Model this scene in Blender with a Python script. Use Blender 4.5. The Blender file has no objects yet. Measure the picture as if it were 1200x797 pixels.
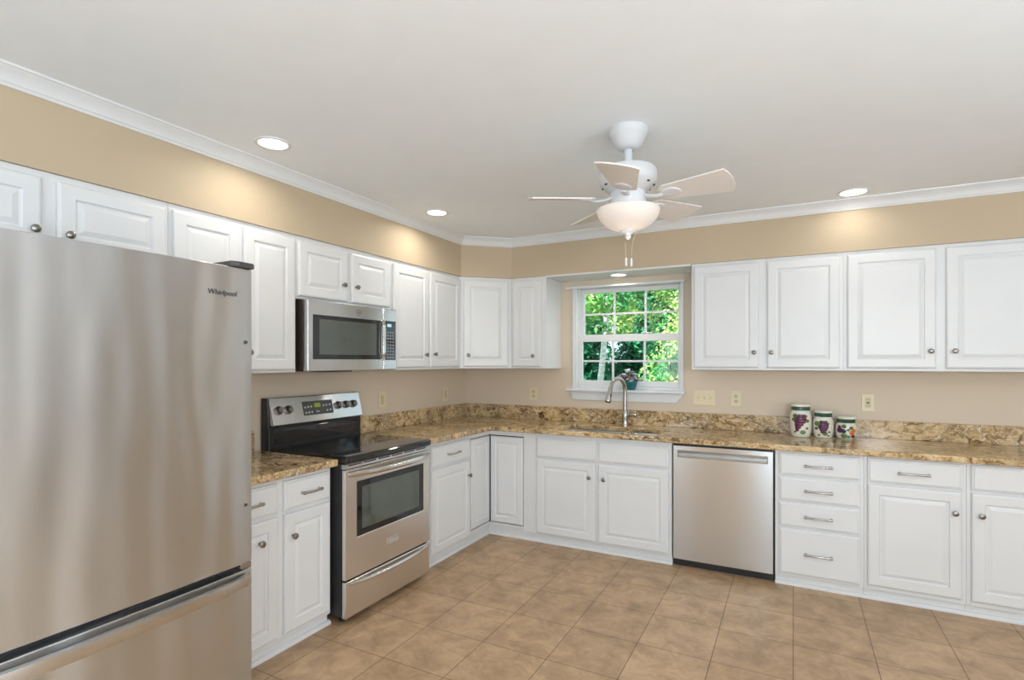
import bpy, bmesh, math, random
from mathutils import Vector, Matrix, noise as mnoise
random.seed(7)
S = bpy.context.scene
C = S.collection
PI = math.pi
W, H = 1200, 797

# ------------------------------------------------------------------ camera
F, YAW, HY, PPX = 629.965, 0.4816, 422.87, 600.73
cam_d = bpy.data.cameras.new('camera')
cam = bpy.data.objects.new('camera', cam_d); C.objects.link(cam)
cam.location = (2.8126, -4.4318, 1.4267)
cam.rotation_euler = (PI/2, 0, YAW)
cam_d.sensor_fit = 'HORIZONTAL'; cam_d.sensor_width = 36.0
cam_d.lens = F/W*36.0
cam_d.shift_x = (W/2-PPX)/W
cam_d.shift_y = (HY-H/2)/W
cam_d.clip_start = 0.05
S.camera = cam

# ------------------------------------------------------------------ exposure, sky, sun, fill lamps
S.view_settings.view_transform = 'Standard'
S.view_settings.look = 'None'
S.view_settings.gamma = 1.0
S.view_settings.use_curve_mapping = False
S.view_settings.exposure = -0.16
wd = bpy.data.worlds.new('world'); S.world = wd; wd.use_nodes = True
bg = wd.node_tree.nodes['Background']
bg.inputs[0].default_value = (0.78, 0.90, 1.0, 1); bg.inputs[1].default_value = 1.9

def sun(name, rot, energy, color):
    l = bpy.data.lights.new(name, 'SUN'); l.energy = energy; l.color = color; l.angle = 0.02
    o = bpy.data.objects.new(name, l); o.rotation_euler = rot; C.objects.link(o); o['kind'] = 'helper'
sun('sun', (math.radians(38), 0, math.radians(-28)), 11.0, (1.0, 0.95, 0.85))

def fill_light(name, loc, rot, sx, sy, energy, color):
    l = bpy.data.lights.new(name, 'AREA'); l.shape = 'RECTANGLE'; l.size = sx; l.size_y = sy
    l.energy = energy; l.color = color
    o = bpy.data.objects.new(name, l); o.location = loc; o.rotation_euler = rot; C.objects.link(o); o['kind'] = 'helper'
FILL_COL = (0.63, 0.82, 1.0)
# added fill lamps at the unseen rear and side openings, tilted up
fill_light('patio_fill', (3.30, -6.45, 1.08), (PI/2+1.0, 0, 0), 1.9, 1.4, 90, FILL_COL)
fill_light('rear_fill', (0.72, -6.74, 1.45), (PI/2+0.7, 0, 0), 0.8, 1.0, 22, FILL_COL)
fill_light('side_fill', (5.36, -3.7, 1.45), (0, PI/2+1.0, 0), 1.0, 1.7, 58, FILL_COL)

# ------------------------------------------------------------------ materials
MATS = {}
def nn(nt, t, **kw):
    n = nt.nodes.new(t)
    for k, v in kw.items():
        if k.startswith('i_'): n.inputs[k[2:].replace('_', ' ')].default_value = v
        else: setattr(n, k, v)
    return n
def mat(name, col, rough=0.5, metal=0.0, var=0.04, scale=8.0, bump=0.0, bscale=60.0, emit=None, estr=0.0, coat=0.0, spec=0.5, stretch=None):
    m = bpy.data.materials.new(name); m.use_nodes = True; nt = m.node_tree
    b = nt.nodes['Principled BSDF']
    tc = nn(nt, 'ShaderNodeTexCoord'); mp = nn(nt, 'ShaderNodeMapping')
    if stretch: mp.inputs['Scale'].default_value = stretch
    nt.links.new(tc.outputs['Object'], mp.inputs['Vector'])
    n = nn(nt, 'ShaderNodeTexNoise', i_Scale=scale, i_Detail=3.0); nt.links.new(mp.outputs[0], n.inputs['Vector'])
    r = nn(nt, 'ShaderNodeValToRGB')
    r.color_ramp.elements[0].position = 0.3; r.color_ramp.elements[1].position = 0.7
    r.color_ramp.elements[0].color = tuple(c*(1-var) for c in col[:3])+(1,)
    r.color_ramp.elements[1].color = tuple(min(1, c*(1+var)) for c in col[:3])+(1,)
    nt.links.new(n.outputs['Fac'], r.inputs[0]); nt.links.new(r.outputs[0], b.inputs['Base Color'])
    b.inputs['Roughness'].default_value = rough; b.inputs['Metallic'].default_value = metal
    b.inputs['Coat Weight'].default_value = coat; b.inputs['Specular IOR Level'].default_value = spec
    if bump:
        n2 = nn(nt, 'ShaderNodeTexNoise', i_Scale=bscale, i_Detail=2.0); nt.links.new(mp.outputs[0], n2.inputs['Vector'])
        bp = nn(nt, 'ShaderNodeBump', i_Strength=bump, i_Distance=0.002); nt.links.new(n2.outputs['Fac'], bp.inputs['Height'])
        nt.links.new(bp.outputs[0], b.inputs['Normal'])
    if emit:
        b.inputs['Emission Color'].default_value = tuple(emit)+(1,); b.inputs['Emission Strength'].default_value = estr
    MATS[name] = m
    return m

def steel(name, col, rough=0.27, wavy=0.0, aniso=0.85):
    m = bpy.data.materials.new(name); m.use_nodes = True; nt = m.node_tree
    b = nt.nodes['Principled BSDF']
    tc = nn(nt, 'ShaderNodeTexCoord'); mp = nn(nt, 'ShaderNodeMapping'); mp.inputs['Scale'].default_value = (3, 3, 1400)
    nt.links.new(tc.outputs['Object'], mp.inputs['Vector'])
    n = nn(nt, 'ShaderNodeTexNoise', i_Scale=1.0, i_Detail=3.0); nt.links.new(mp.outputs[0], n.inputs['Vector'])
    r = nn(nt, 'ShaderNodeMapRange'); r.inputs[3].default_value = rough-0.01; r.inputs[4].default_value = rough+0.012
    nt.links.new(n.outputs['Fac'], r.inputs[0]); nt.links.new(r.outputs[0], b.inputs['Roughness'])
    cr = nn(nt, 'ShaderNodeValToRGB')
    cr.color_ramp.elements[0].position = 0.3; cr.color_ramp.elements[1].position = 0.7
    cr.color_ramp.elements[0].color = tuple(c*0.99 for c in col)+(1,); cr.color_ramp.elements[1].color = tuple(c*1.01 for c in col)+(1,)
    nt.links.new(n.outputs['Fac'], cr.inputs[0]); nt.links.new(cr.outputs[0], b.inputs['Base Color'])
    b.inputs['Metallic'].default_value = 1.0
    b.inputs['Anisotropic'].default_value = aniso; b.inputs['Anisotropic Rotation'].default_value = 0.25
    tg = nn(nt, 'ShaderNodeTangent', direction_type='RADIAL', axis='Z'); nt.links.new(tg.outputs[0], b.inputs['Tangent'])
    if wavy:
        mp2 = nn(nt, 'ShaderNodeMapping'); mp2.inputs['Scale'].default_value = (3.2, 3.2, 0.7)
        nt.links.new(tc.outputs['Object'], mp2.inputs['Vector'])
        n2 = nn(nt, 'ShaderNodeTexNoise', i_Scale=1.6, i_Detail=1.0); nt.links.new(mp2.outputs[0], n2.inputs['Vector'])
        bp = nn(nt, 'ShaderNodeBump', i_Strength=wavy, i_Distance=0.05); nt.links.new(n2.outputs['Fac'], bp.inputs['Height'])
        nt.links.new(bp.outputs[0], b.inputs['Normal'])
    MATS[name] = m; return m

def granite():
    m = bpy.data.materials.new('granite'); m.use_nodes = True; nt = m.node_tree; L = nt.links
    b = nt.nodes['Principled BSDF']
    tc = nn(nt, 'ShaderNodeTexCoord'); mp = nn(nt, 'ShaderNodeMapping')
    mp.inputs['Rotation'].default_value = (0.5, 0.35, 0.5); mp.inputs['Scale'].default_value = (1.0, 1.5, 1.4)
    L.new(tc.outputs['Object'], mp.inputs['Vector'])
    n1 = nn(nt, 'ShaderNodeTexNoise', i_Scale=15.0, i_Detail=9.0, i_Roughness=0.70, i_Distortion=1.3); L.new(mp.outputs[0], n1.inputs['Vector'])
    r1 = nn(nt, 'ShaderNodeValToRGB'); e = r1.color_ramp.elements
    e[0].position = 0.34; e[0].color = (0.07, 0.035, 0.018, 1); e[1].position = 0.70; e[1].color = (0.80, 0.67, 0.48, 1)
    x = e.new(0.43); x.color = (0.36, 0.21, 0.085, 1); x = e.new(0.49); x.color = (0.62, 0.43, 0.21, 1); x = e.new(0.60); x.color = (0.74, 0.55, 0.33, 1)
    L.new(n1.outputs['Fac'], r1.inputs[0])
    # dark mineral veins
    n2 = nn(nt, 'ShaderNodeTexNoise', i_Scale=20.0, i_Detail=9.0, i_Roughness=0.72, i_Distortion=2.0); L.new(mp.outputs[0], n2.inputs['Vector'])
    r2 = nn(nt, 'ShaderNodeValToRGB'); e = r2.color_ramp.elements
    e[0].position = 0.44; e[0].color = (0, 0, 0, 1); e[1].position = 0.55; e[1].color = (0, 0, 0, 1)
    x = e.new(0.49); x.color = (0.85, 0.85, 0.85, 1); x = e.new(0.50); x.color = (0.85, 0.85, 0.85, 1)
    L.new(n2.outputs['Fac'], r2.inputs[0])
    n3 = nn(nt, 'ShaderNodeTexNoise', i_Scale=4.0, i_Detail=2.0); L.new(mp.outputs[0], n3.inputs['Vector'])
    r3 = nn(nt, 'ShaderNodeMapRange'); r3.inputs[1].default_value = 0.38; r3.inputs[2].default_value = 0.56; L.new(n3.outputs['Fac'], r3.inputs[0])
    mu = nn(nt, 'ShaderNodeMath', operation='MULTIPLY'); L.new(r2.outputs[0], mu.inputs[0]); L.new(r3.outputs[0], mu.inputs[1])
    mx = nn(nt, 'ShaderNodeMixRGB'); mx.inputs[2].default_value = (0.075, 0.045, 0.025, 1)
    L.new(mu.outputs[0], mx.inputs[0]); L.new(r1.outputs[0], mx.inputs[1])
    # pale quartz flecks
    v = nn(nt, 'ShaderNodeTexNoise', i_Scale=28.0, i_Detail=3.0, i_Distortion=1.0); L.new(mp.outputs[0], v.inputs['Vector'])
    r4 = nn(nt, 'ShaderNodeMapRange'); r4.inputs[1].default_value = 0.60; r4.inputs[2].default_value = 0.72; L.new(v.outputs['Fac'], r4.inputs[0])
    mx2 = nn(nt, 'ShaderNodeMixRGB'); mx2.inputs[2].default_value = (0.80, 0.71, 0.55, 1)
    L.new(r4.outputs[0], mx2.inputs[0]); L.new(mx.outputs[0], mx2.inputs[1])
    L.new(mx2.outputs[0], b.inputs['Base Color'])
    b.inputs['Roughness'].default_value = 0.13
    MATS['granite'] = m

def floor_tile():
    m = bpy.data.materials.new('floor_tile'); m.use_nodes = True; nt = m.node_tree; L = nt.links
    b = nt.nodes['Principled BSDF']
    tc = nn(nt, 'ShaderNodeTexCoord'); mp = nn(nt, 'ShaderNodeMapping'); T = 0.349
    mp.inputs['Location'].default_value = (-2.811+T*20, 1.035+T*40, 0)
    L.new(tc.outputs['Object'], mp.inputs['Vector'])
    br = nn(nt, 'ShaderNodeTexBrick', offset=0.0, squash=1.0)
    br.inputs['Scale'].default_value = 1.0; br.inputs['Brick Width'].default_value = T; br.inputs['Row Height'].default_value = T
    br.inputs['Mortar Size'].default_value = 0.0022; br.inputs['Mortar Smooth'].default_value = 0.2; br.inputs['Bias'].default_value = 0.0
    br.inputs['Color1'].default_value = (0.43, 0.28, 0.16, 1); br.inputs['Color2'].default_value = (0.49, 0.325, 0.19, 1)
    br.inputs['Mortar'].default_value = (0.13, 0.08, 0.045, 1)
    L.new(mp.outputs[0], br.inputs['Vector'])
    n = nn(nt, 'ShaderNodeTexNoise', i_Scale=7.0, i_Detail=9.0, i_Roughness=0.72, i_Distortion=0.5); L.new(tc.outputs['Object'], n.inputs['Vector'])
    r = nn(nt, 'ShaderNodeValToRGB'); r.color_ramp.elements[0].position = 0.3; r.color_ramp.elements[0].color = (0.66, 0.63, 0.58, 1)
    r.color_ramp.elements[1].position = 0.7; r.color_ramp.elements[1].color = (1.32, 1.33, 1.33, 1)
    L.new(n.outputs['Fac'], r.inputs[0])
    mx = nn(nt, 'ShaderNodeMixRGB', blend_type='MULTIPLY'); mx.inputs[0].default_value = 1.0
    L.new(br.outputs['Color'], mx.inputs[1]); L.new(r.outputs[0], mx.inputs[2]); L.new(mx.outputs[0], b.inputs['Base Color'])
    b.inputs['Roughness'].default_value = 0.38
    bp = nn(nt, 'ShaderNodeBump', i_Strength=0.4, i_Distance=0.002, invert=True); L.new(br.outputs['Fac'], bp.inputs['Height']); L.new(bp.outputs[0], b.inputs['Normal'])
    MATS['floor_tile'] = m

def glass_pane():
    m = bpy.data.materials.new('window_glass'); m.use_nodes = True; nt = m.node_tree; L = nt.links
    nt.nodes.remove(nt.nodes['Principled BSDF'])
    o = nt.nodes['Material Output']
    t = nn(nt, 'ShaderNodeBsdfTransparent'); t.inputs[0].default_value = (0.93, 0.97, 0.96, 1)
    g = nn(nt, 'ShaderNodeBsdfGlossy'); g.inputs['Roughness'].default_value = 0.02
    mx = nn(nt, 'ShaderNodeMixShader'); mx.inputs[0].default_value = 0.015
    L.new(t.outputs[0], mx.inputs[1]); L.new(g.outputs[0], mx.inputs[2]); L.new(mx.outputs[0], o.inputs[0])
    MATS['glass'] = m

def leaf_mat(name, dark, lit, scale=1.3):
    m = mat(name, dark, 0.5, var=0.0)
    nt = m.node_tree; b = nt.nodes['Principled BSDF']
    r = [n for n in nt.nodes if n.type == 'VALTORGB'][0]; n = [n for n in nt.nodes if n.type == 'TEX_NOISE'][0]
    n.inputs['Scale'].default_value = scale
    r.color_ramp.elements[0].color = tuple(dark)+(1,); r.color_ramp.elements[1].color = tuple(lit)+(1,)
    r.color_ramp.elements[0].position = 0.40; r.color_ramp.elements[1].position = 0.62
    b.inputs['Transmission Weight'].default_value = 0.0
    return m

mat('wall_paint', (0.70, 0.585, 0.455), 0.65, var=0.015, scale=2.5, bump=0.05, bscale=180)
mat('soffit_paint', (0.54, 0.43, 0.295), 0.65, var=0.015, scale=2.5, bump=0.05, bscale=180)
mat('ceiling_paint', (0.885, 0.91, 0.93), 0.8, var=0.01, bump=0.05, bscale=150)
mat('trim_paint', (0.745, 0.745, 0.745), 0.35, var=0.015)
mat('cabinet_paint', (0.745, 0.745, 0.745), 0.33, var=0.015, scale=5)
mat('gap_shade', (0.03, 0.03, 0.03), 0.8)  # near-black colour standing for shade in the corner door gaps
mat('black_plastic', (0.02, 0.02, 0.021), 0.35, var=0.1)
mat('dark_plastic', (0.07, 0.065, 0.065), 0.4, var=0.1)
mat('brown_black_enamel', (0.035, 0.02, 0.015), 0.35, var=0.1)
mat('black_glass', (0.012, 0.012, 0.013), 0.06, var=0.1, coat=0.3)
mat('oven_glass', (0.085, 0.095, 0.08), 0.05, var=0.1, coat=0.5)
mat('burner_mark', (0.06, 0.06, 0.065), 0.15, var=0.1)
mat('nickel', (0.50, 0.48, 0.45), 0.25, 1.0, var=0.05)
mat('dark_nickel', (0.30, 0.28, 0.26), 0.3, 1.0, var=0.05)
mat('chrome', (0.75, 0.75, 0.76), 0.12, 1.0, var=0.03)
mat('ivory_plastic', (0.76, 0.66, 0.44), 0.35, var=0.02)
mat('ivory_dark', (0.62, 0.52, 0.33), 0.35, var=0.02)
mat('brown_slot', (0.10, 0.06, 0.03), 0.4)
mat('fan_white', (0.64, 0.64, 0.65), 0.4, var=0.02)
mat('blade_white', (0.74, 0.69, 0.65), 0.4, var=0.03, scale=3)
mat('bowl_glass', (0.66, 0.60, 0.55), 0.4, var=0.03, emit=(1.0, 0.86, 0.74), estr=0.24)
mat('lamp_lens', (0.9, 0.9, 0.9), 0.4, emit=(1.0, 0.97, 0.92), estr=6.0)
mat('ceramic', (0.80, 0.76, 0.66), 0.15, var=0.03, coat=0.4)
mat('ceramic_green', (0.025, 0.10, 0.06), 0.2, var=0.15, coat=0.4)
mat('grape_purple', (0.12, 0.012, 0.04), 0.25, var=0.3, scale=60)
mat('grape_dark', (0.05, 0.012, 0.05), 0.25, var=0.3, scale=60)
mat('orange_glaze', (0.65, 0.16, 0.03), 0.25, var=0.2)
mat('leaf_glaze', (0.10, 0.17, 0.04), 0.25, var=0.3, scale=40)
mat('teal_pot', (0.01, 0.13, 0.14), 0.25, var=0.1, coat=0.3)
mat('violet_leaf', (0.16, 0.08, 0.11), 0.5, var=0.6, scale=40)
mat('silver_leaf', (0.60, 0.58, 0.60), 0.5, var=0.4, scale=40)
mat('soil', (0.05, 0.03, 0.02), 0.9, var=0.3)
mat('green_led', (0.02, 0.03, 0.0), 0.3, emit=(0.40, 0.50, 0.03), estr=0.45)
mat('blue_led', (0.02, 0.03, 0.05), 0.3, emit=(0.55, 0.85, 1.0), estr=1.0)
mat('grey_print', (0.55, 0.55, 0.53), 0.5)
mat('dark_print', (0.10, 0.10, 0.10), 0.5)
mat('bark', (0.16, 0.12, 0.09), 0.9, var=0.4, scale=10, bump=0.6, bscale=20)
mat('birch_bark', (0.72, 0.70, 0.72), 0.8, var=0.35, scale=14, bump=0.3, bscale=30, stretch=(1, 1, 2.2))
mat('lawn', (0.06, 0.16, 0.05), 0.9, var=0.4, scale=4)
steel('steel', (0.66, 0.665, 0.67), 0.22)
steel('steel_range', (0.76, 0.71, 0.66), 0.24)
steel('fridge_steel', (0.66, 0.68, 0.70), 0.30, wavy=0.38)
mat('steel_polish', (0.74, 0.73, 0.71), 0.16, 1.0, var=0.03)
mat('sink_steel', (0.55, 0.54, 0.52), 0.3, 1.0, var=0.05)
granite(); floor_tile(); glass_pane()
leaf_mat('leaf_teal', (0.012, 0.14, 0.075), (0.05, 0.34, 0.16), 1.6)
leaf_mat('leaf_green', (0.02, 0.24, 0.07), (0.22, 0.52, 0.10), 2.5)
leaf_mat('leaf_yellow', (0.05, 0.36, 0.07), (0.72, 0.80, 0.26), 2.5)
M = MATS

# ------------------------------------------------------------------ helpers
def thing(name, label, cat, loc=(0, 0, 0), rotz=0.0, group=None):
    o = bpy.data.objects.new(name, None); C.objects.link(o); o.empty_display_size = 0.1
    o.location = loc; o.rotation_euler = (0, 0, rotz)
    o['label'] = label; o['category'] = cat
    if group: o['group'] = group
    return o
def tag(o, label, cat, group=None):
    o['label'] = label; o['category'] = cat
    if group: o['group'] = group
    return o
def build(name, bm, mats, parent=None, loc=None, rot=None, smooth=None, bevel=0.0, seg=2, kind=None, label=None):
    bmesh.ops.recalc_face_normals(bm, faces=bm.faces[:])
    me = bpy.data.meshes.new(name); bm.to_mesh(me); bm.free()
    if not isinstance(mats, (list, tuple)): mats = [mats]
    for m in mats: me.materials.append(M[m])
    if smooth is not None:
        for p in me.polygons: p.use_smooth = True
        me.set_sharp_from_angle(angle=math.radians(smooth))
    o = bpy.data.objects.new(name, me); C.objects.link(o)
    if parent: o.parent = parent
    if loc: o.location = loc
    if rot: o.rotation_euler = rot
    if bevel:
        b = o.modifiers.new('bevel', 'BEVEL'); b.width = bevel; b.segments = seg; b.limit_method = 'ANGLE'; b.angle_limit = math.radians(50)
    if kind: o['kind'] = kind
    if label: o['label'] = label
    return o
def struct(name, bm, mats, parent=None, **kw):
    o = build(name, bm, mats, parent, **kw)
    if not parent: o['kind'] = 'structure'
    return o
def NB(): return bmesh.new()
def box(bm, x0, x1, y0, y1, z0, z1, mi=0, mtx=None):
    vs = [Vector((x, y, z)) for z in (z0, z1) for y in (y0, y1) for x in (x0, x1)]
    if mtx: vs = [mtx @ v for v in vs]
    v = [bm.verts.new(p) for p in vs]
    for f in ((0, 1, 3, 2), (4, 6, 7, 5), (0, 4, 5, 1), (2, 3, 7, 6), (0, 2, 6, 4), (1, 5, 7, 3)):
        fc = bm.faces.new([v[i] for i in f]); fc.material_index = mi
    return bm
def prism(bm, pts, axis, a0, a1, mi=0):
    """extrude a polygon of 2-D pts along axis (0,1,2)"""
    def mk(p, a):
        q = [p[0], p[1]]; q.insert(axis, a); return bm.verts.new(q)
    A = [mk(p, a0) for p in pts]; B = [mk(p, a1) for p in pts]; n = len(pts)
    fs = [bm.faces.new(A), bm.faces.new(B[::-1])]
    for i in range(n): fs.append(bm.faces.new((A[i], B[i], B[(i+1) % n], A[(i+1) % n])))
    for f in fs: f.material_index = mi
    return bm
def lathe(bm, prof, seg=24, mtx=None, mi=0, sx=1.0, sy=1.0):
    rings = []
    for r, z in prof:
        if r < 1e-5:
            p = Vector((0, 0, z)); rings.append([bm.verts.new(mtx @ p if mtx else p)])
        else:
            ring = []
            for i in range(seg):
                a = 2*PI*i/seg; p = Vector((r*math.cos(a)*sx, r*math.sin(a)*sy, z)); ring.append(bm.verts.new(mtx @ p if mtx else p))
            rings.append(ring)
    for a, b in zip(rings, rings[1:]):
        for i in range(seg):
            j = (i+1) % seg
            if len(a) == 1 and len(b) == 1: continue
            if len(a) == 1: f = bm.faces.new((a[0], b[j], b[i]))
            elif len(b) == 1: f = bm.faces.new((a[i], a[j], b[0]))
            else: f = bm.faces.new((a[i], a[j], b[j], b[i]))
            f.material_index = mi
    for r in (rings[0], rings[-1]):
        if len(r) > 1:
            f = bm.faces.new(r); f.material_index = mi
    return bm
def tube(bm, pts, rad, seg=10, mi=0, flat=1.0):
    pts = [Vector(p) for p in pts]; rings = []; up = Vector((0, 0, 1))
    n = len(pts); ref = None
    for i, p in enumerate(pts):
        t = (pts[min(i+1, n-1)]-pts[max(i-1, 0)]).normalized()
        if ref is None: ref = up if abs(t.z) < 0.9 else Vector((1, 0, 0))
        u = t.cross(ref); 
        if u.length < 1e-4: u = t.cross(Vector((0, 1, 0)))
        u.normalize(); v = u.cross(t).normalized(); ref = v
        r = rad[i] if isinstance(rad, (list, tuple)) else rad
        rings.append([bm.verts.new(p+u*(math.cos(2*PI*k/seg)*r)+v*(math.sin(2*PI*k/seg)*r*flat)) for k in range(seg)])
    for a, b in zip(rings, rings[1:]):
        for k in range(seg):
            f = bm.faces.new((a[k], a[(k+1) % seg], b[(k+1) % seg], b[k])); f.material_index = mi
    for r in (rings[0], rings[-1]):
        f = bm.faces.new(r); f.material_index = mi
    return bm
def ball(bm, c, rx, ry, rz, mi=0, seg=10, rings=6, mtx=None):
    prof = [(math.sin(PI*i/rings), -math.cos(PI*i/rings)) for i in range(rings+1)]
    m = Matrix.Translation(c) @ (mtx or Matrix()) @ Matrix.Diagonal((rx, ry, rz, 1))
    return lathe(bm, [(max(0, r) if 0 < i < rings else 0, z) for i, (r, z) in enumerate(prof)], seg, m, mi)
def slab(bm, xs, ys, inside, z0, z1):
    """slab made of grid cells so that it can carry corners and cut-outs"""
    V = {}
    def v(i, j, k):
        if (i, j, k) not in V: V[(i, j, k)] = bm.verts.new((xs[i], ys[j], (z0, z1)[k]))
        return V[(i, j, k)]
    nx, ny = len(xs)-1, len(ys)-1
    ins = lambda i, j: 0 <= i < nx and 0 <= j < ny and inside((xs[i]+xs[i+1])/2, (ys[j]+ys[j+1])/2)
    for i in range(nx):
        for j in range(ny):
            if not ins(i, j): continue
            bm.faces.new((v(i, j, 1), v(i+1, j, 1), v(i+1, j+1, 1), v(i, j+1, 1)))
            bm.faces.new((v(i, j, 0), v(i, j+1, 0), v(i+1, j+1, 0), v(i+1, j, 0)))
            for (di, dj, a, b) in ((-1, 0, (i, j+1), (i, j)), (1, 0, (i+1, j), (i+1, j+1)), (0, -1, (i, j), (i+1, j)), (0, 1, (i+1, j+1), (i, j+1))):
                if not ins(i+di, j+dj):
                    bm.faces.new((v(*a, 0), v(*b, 0), v(*b, 1), v(*a, 1)))
    return bm
def text_mesh(name, s, size, mat_name, parent, loc, rot, extrude=0.0006, align='LEFT', shear=0.0):
    cu = bpy.data.curves.new(name, 'FONT'); cu.body = s; cu.size = size; cu.extrude = extrude; cu.align_x = align; cu.shear = shear
    t = bpy.data.objects.new(name+'_tmp', cu); C.objects.link(t)
    dg = bpy.context.evaluated_depsgraph_get(); dg.update()
    me = bpy.data.meshes.new_from_object(t.evaluated_get(dg)); bpy.data.objects.remove(t)
    me.materials.clear(); me.materials.append(M[mat_name])
    o = bpy.data.objects.new(name, me); C.objects.link(o); o.parent = parent; o.location = loc; o.rotation_euler = rot
    return o

# ------------------------------------------------------------------ cabinet pieces
# cabinet-local frame: x to the right as seen from the front, y = 0 at the face frame, -y towards the room, z up
def panel(bm, x0, x1, z0, z1, rings, y=0.0):
    """nested rectangles (inset, outward depth) -> a moulded front"""
    prev = None
    for k, (ins, d) in enumerate(rings):
        r = [bm.verts.new(p) for p in ((x0+ins, y-d, z0+ins), (x1-ins, y-d, z0+ins), (x1-ins, y-d, z1-ins), (x0+ins, y-d, z1-ins))]
        if prev:
            for i in range(4): bm.faces.new((prev[i], prev[(i+1) % 4], r[(i+1) % 4], r[i]))
        else: bm.faces.new(r[::-1])
        prev = r
    bm.faces.new(prev)
    return bm
T = 0.020
def raised_rings(wd_, st=0.056):
    return [(0, 0.0008), (0, T*0.62), (0.004, T*0.88), (0.011, T), (st, T), (st+0.004, T-0.007), (st+0.010, T-0.008), (st+0.030, T-0.001), (st+0.032, T-0.001)]
SLAB = [(0, 0.0008), (0, T*0.6), (0.004, T*0.75), (0.008, T*0.78), (0.012, T), (0.014, T)]
FLATP = raised_rings(0, 0.035)
def knob(parent, x, z, y=-T):
    bm = NB(); m = Matrix.Translation((x, y, z)) @ Matrix.Rotation(PI/2, 4, 'X')
    lathe(bm, [(0.0075, 0), (0.0065, 0.006), (0.006, 0.013), (0.0115, 0.0165), (0.0155, 0.0205), (0.0145, 0.0265), (0.009, 0.0295), (0, 0.0305)], 20, m)
    build('knob', bm, 'dark_nickel', parent, smooth=40)
def pull(parent, x, z, y=-T, w=0.105):
    bm = NB(); h = w/2; pts = []
    for i in range(13):
        t = -1+2*i/12; pts.append((x+h*t, y-0.016-0.011*(1-t*t), z+0.0))
    rad = [0.0085 if abs(-1+2*i/12) > 0.8 else 0.0062 for i in range(13)]
    tube(bm, pts, rad, 10)
    for s in (-1, 1):
        m = Matrix.Translation((x+s*(h-0.006), y, z)) @ Matrix.Rotation(PI/2, 4, 'X')
        lathe(bm, [(0.0085, 0), (0.0065, 0.005), (0.0065, 0.018)], 14, m)
    build('handle', bm, 'nickel', parent, smooth=40)
def door(parent, x0, x1, z0, z1, knob_side=None, knob_z=None, rings=None, y=0.0, kx=0.040):
    d = build('door', panel(NB(), x0, x1, z0, z1, rings or raised_rings(x1-x0), y), 'cabinet_paint', parent)
    if knob_side:
        knob(d, x0+kx if knob_side == 'L' else x1-kx, knob_z, y-T)
    return d
def drawer(parent, x0, x1, z0, z1, handle=True, hx=None):
    d = build('drawer', panel(NB(), x0, x1, z0, z1, SLAB), 'cabinet_paint', parent)
    if handle: pull(d, hx if hx is not None else (x0+x1)/2, (z0+z1)/2-0.003, -T, min(0.15, (x1-x0)*0.42))
    return d
CT = 0.860      # underside of the stone
def base_body(parent, w, depth=0.580, z0=0.062, top=CT-0.0006, rails=()):
    bm = NB(); t = 0.018
    box(bm, 0, t, 0.0, depth, z0, top); box(bm, w-t, w, 0.0, depth, z0, top)
    box(bm, t, w-t, depth-0.01, depth, z0, top); box(bm, t, w-t, 0.0, depth-0.01, z0, z0+t)
    box(bm, t, w-t, 0.0, t, z0+t, top)               # front frame (the fronts overlay it)
    box(bm, 0.0, w, 0.024, 0.04, 0.0006, z0)          # toe board
    box(bm, 0.0, 0.016, 0.04, depth, 0.0006, z0); box(bm, w-0.016, w, 0.04, depth, 0.0006, z0)
    return build('carcass', bm, 'cabinet_paint', parent, bevel=0.0012, seg=1)
def upper_body(parent, w, z0, z1, depth=0.322):
    bm = NB(); t = 0.018
    box(bm, 0, w, 0.0, depth, z0+0.012, z1)
    # recessed underside: the sides and front rail hang down a little
    box(bm, 0, t, 0, depth, z0, z0+0.012); box(bm, w-t, w, 0, depth, z0, z0+0.012); box(bm, t, w-t, 0, t, z0, z0+0.012)
    return build('carcass', bm, 'cabinet_paint', parent, bevel=0.0012, seg=1)
LEFTROT = PI/2
XB = 0.592                       # face-frame plane of the base run
XU = 0.325                       # face-frame plane of the uppers
SZ = 2.136                       # soffit underside
CZ = 2.468                       # ceiling

# ------------------------------------------------------------------ room shell
RX, RY = 5.8, -7.0
bm = NB(); box(bm, -0.15, RX+0.15, RY-0.15, 0.15, -0.1, 0.0); struct('floor', bm, 'floor_tile')
bm = NB(); box(bm, -0.3, RX+0.3, RY-0.3, 0.3, CZ, CZ+0.25); struct('ceiling', bm, 'ceiling_paint')
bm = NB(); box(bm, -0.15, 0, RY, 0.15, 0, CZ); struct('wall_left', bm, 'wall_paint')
WX0, WX1, WZ0, WZ1 = 1.108, 2.026, 1.178, 2.074
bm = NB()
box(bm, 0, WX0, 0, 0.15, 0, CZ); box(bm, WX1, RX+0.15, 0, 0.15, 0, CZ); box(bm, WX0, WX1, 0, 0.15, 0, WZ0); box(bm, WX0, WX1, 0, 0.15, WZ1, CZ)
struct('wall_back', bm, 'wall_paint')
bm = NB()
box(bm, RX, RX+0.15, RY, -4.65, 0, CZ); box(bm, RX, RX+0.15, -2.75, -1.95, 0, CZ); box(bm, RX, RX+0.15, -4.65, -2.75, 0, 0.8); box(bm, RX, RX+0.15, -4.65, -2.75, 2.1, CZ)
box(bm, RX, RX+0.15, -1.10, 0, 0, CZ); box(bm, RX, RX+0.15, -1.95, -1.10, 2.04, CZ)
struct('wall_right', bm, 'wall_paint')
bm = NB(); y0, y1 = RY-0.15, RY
box(bm, -0.15, 0.28, y0, y1, 0, CZ); box(bm, 0.28, 1.18, y0, y1, 0, 0.85); box(bm, 0.28, 1.18, y0, y1, 2.05, CZ); box(bm, 1.18, 2.3, y0, y1, 0, CZ)
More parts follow.
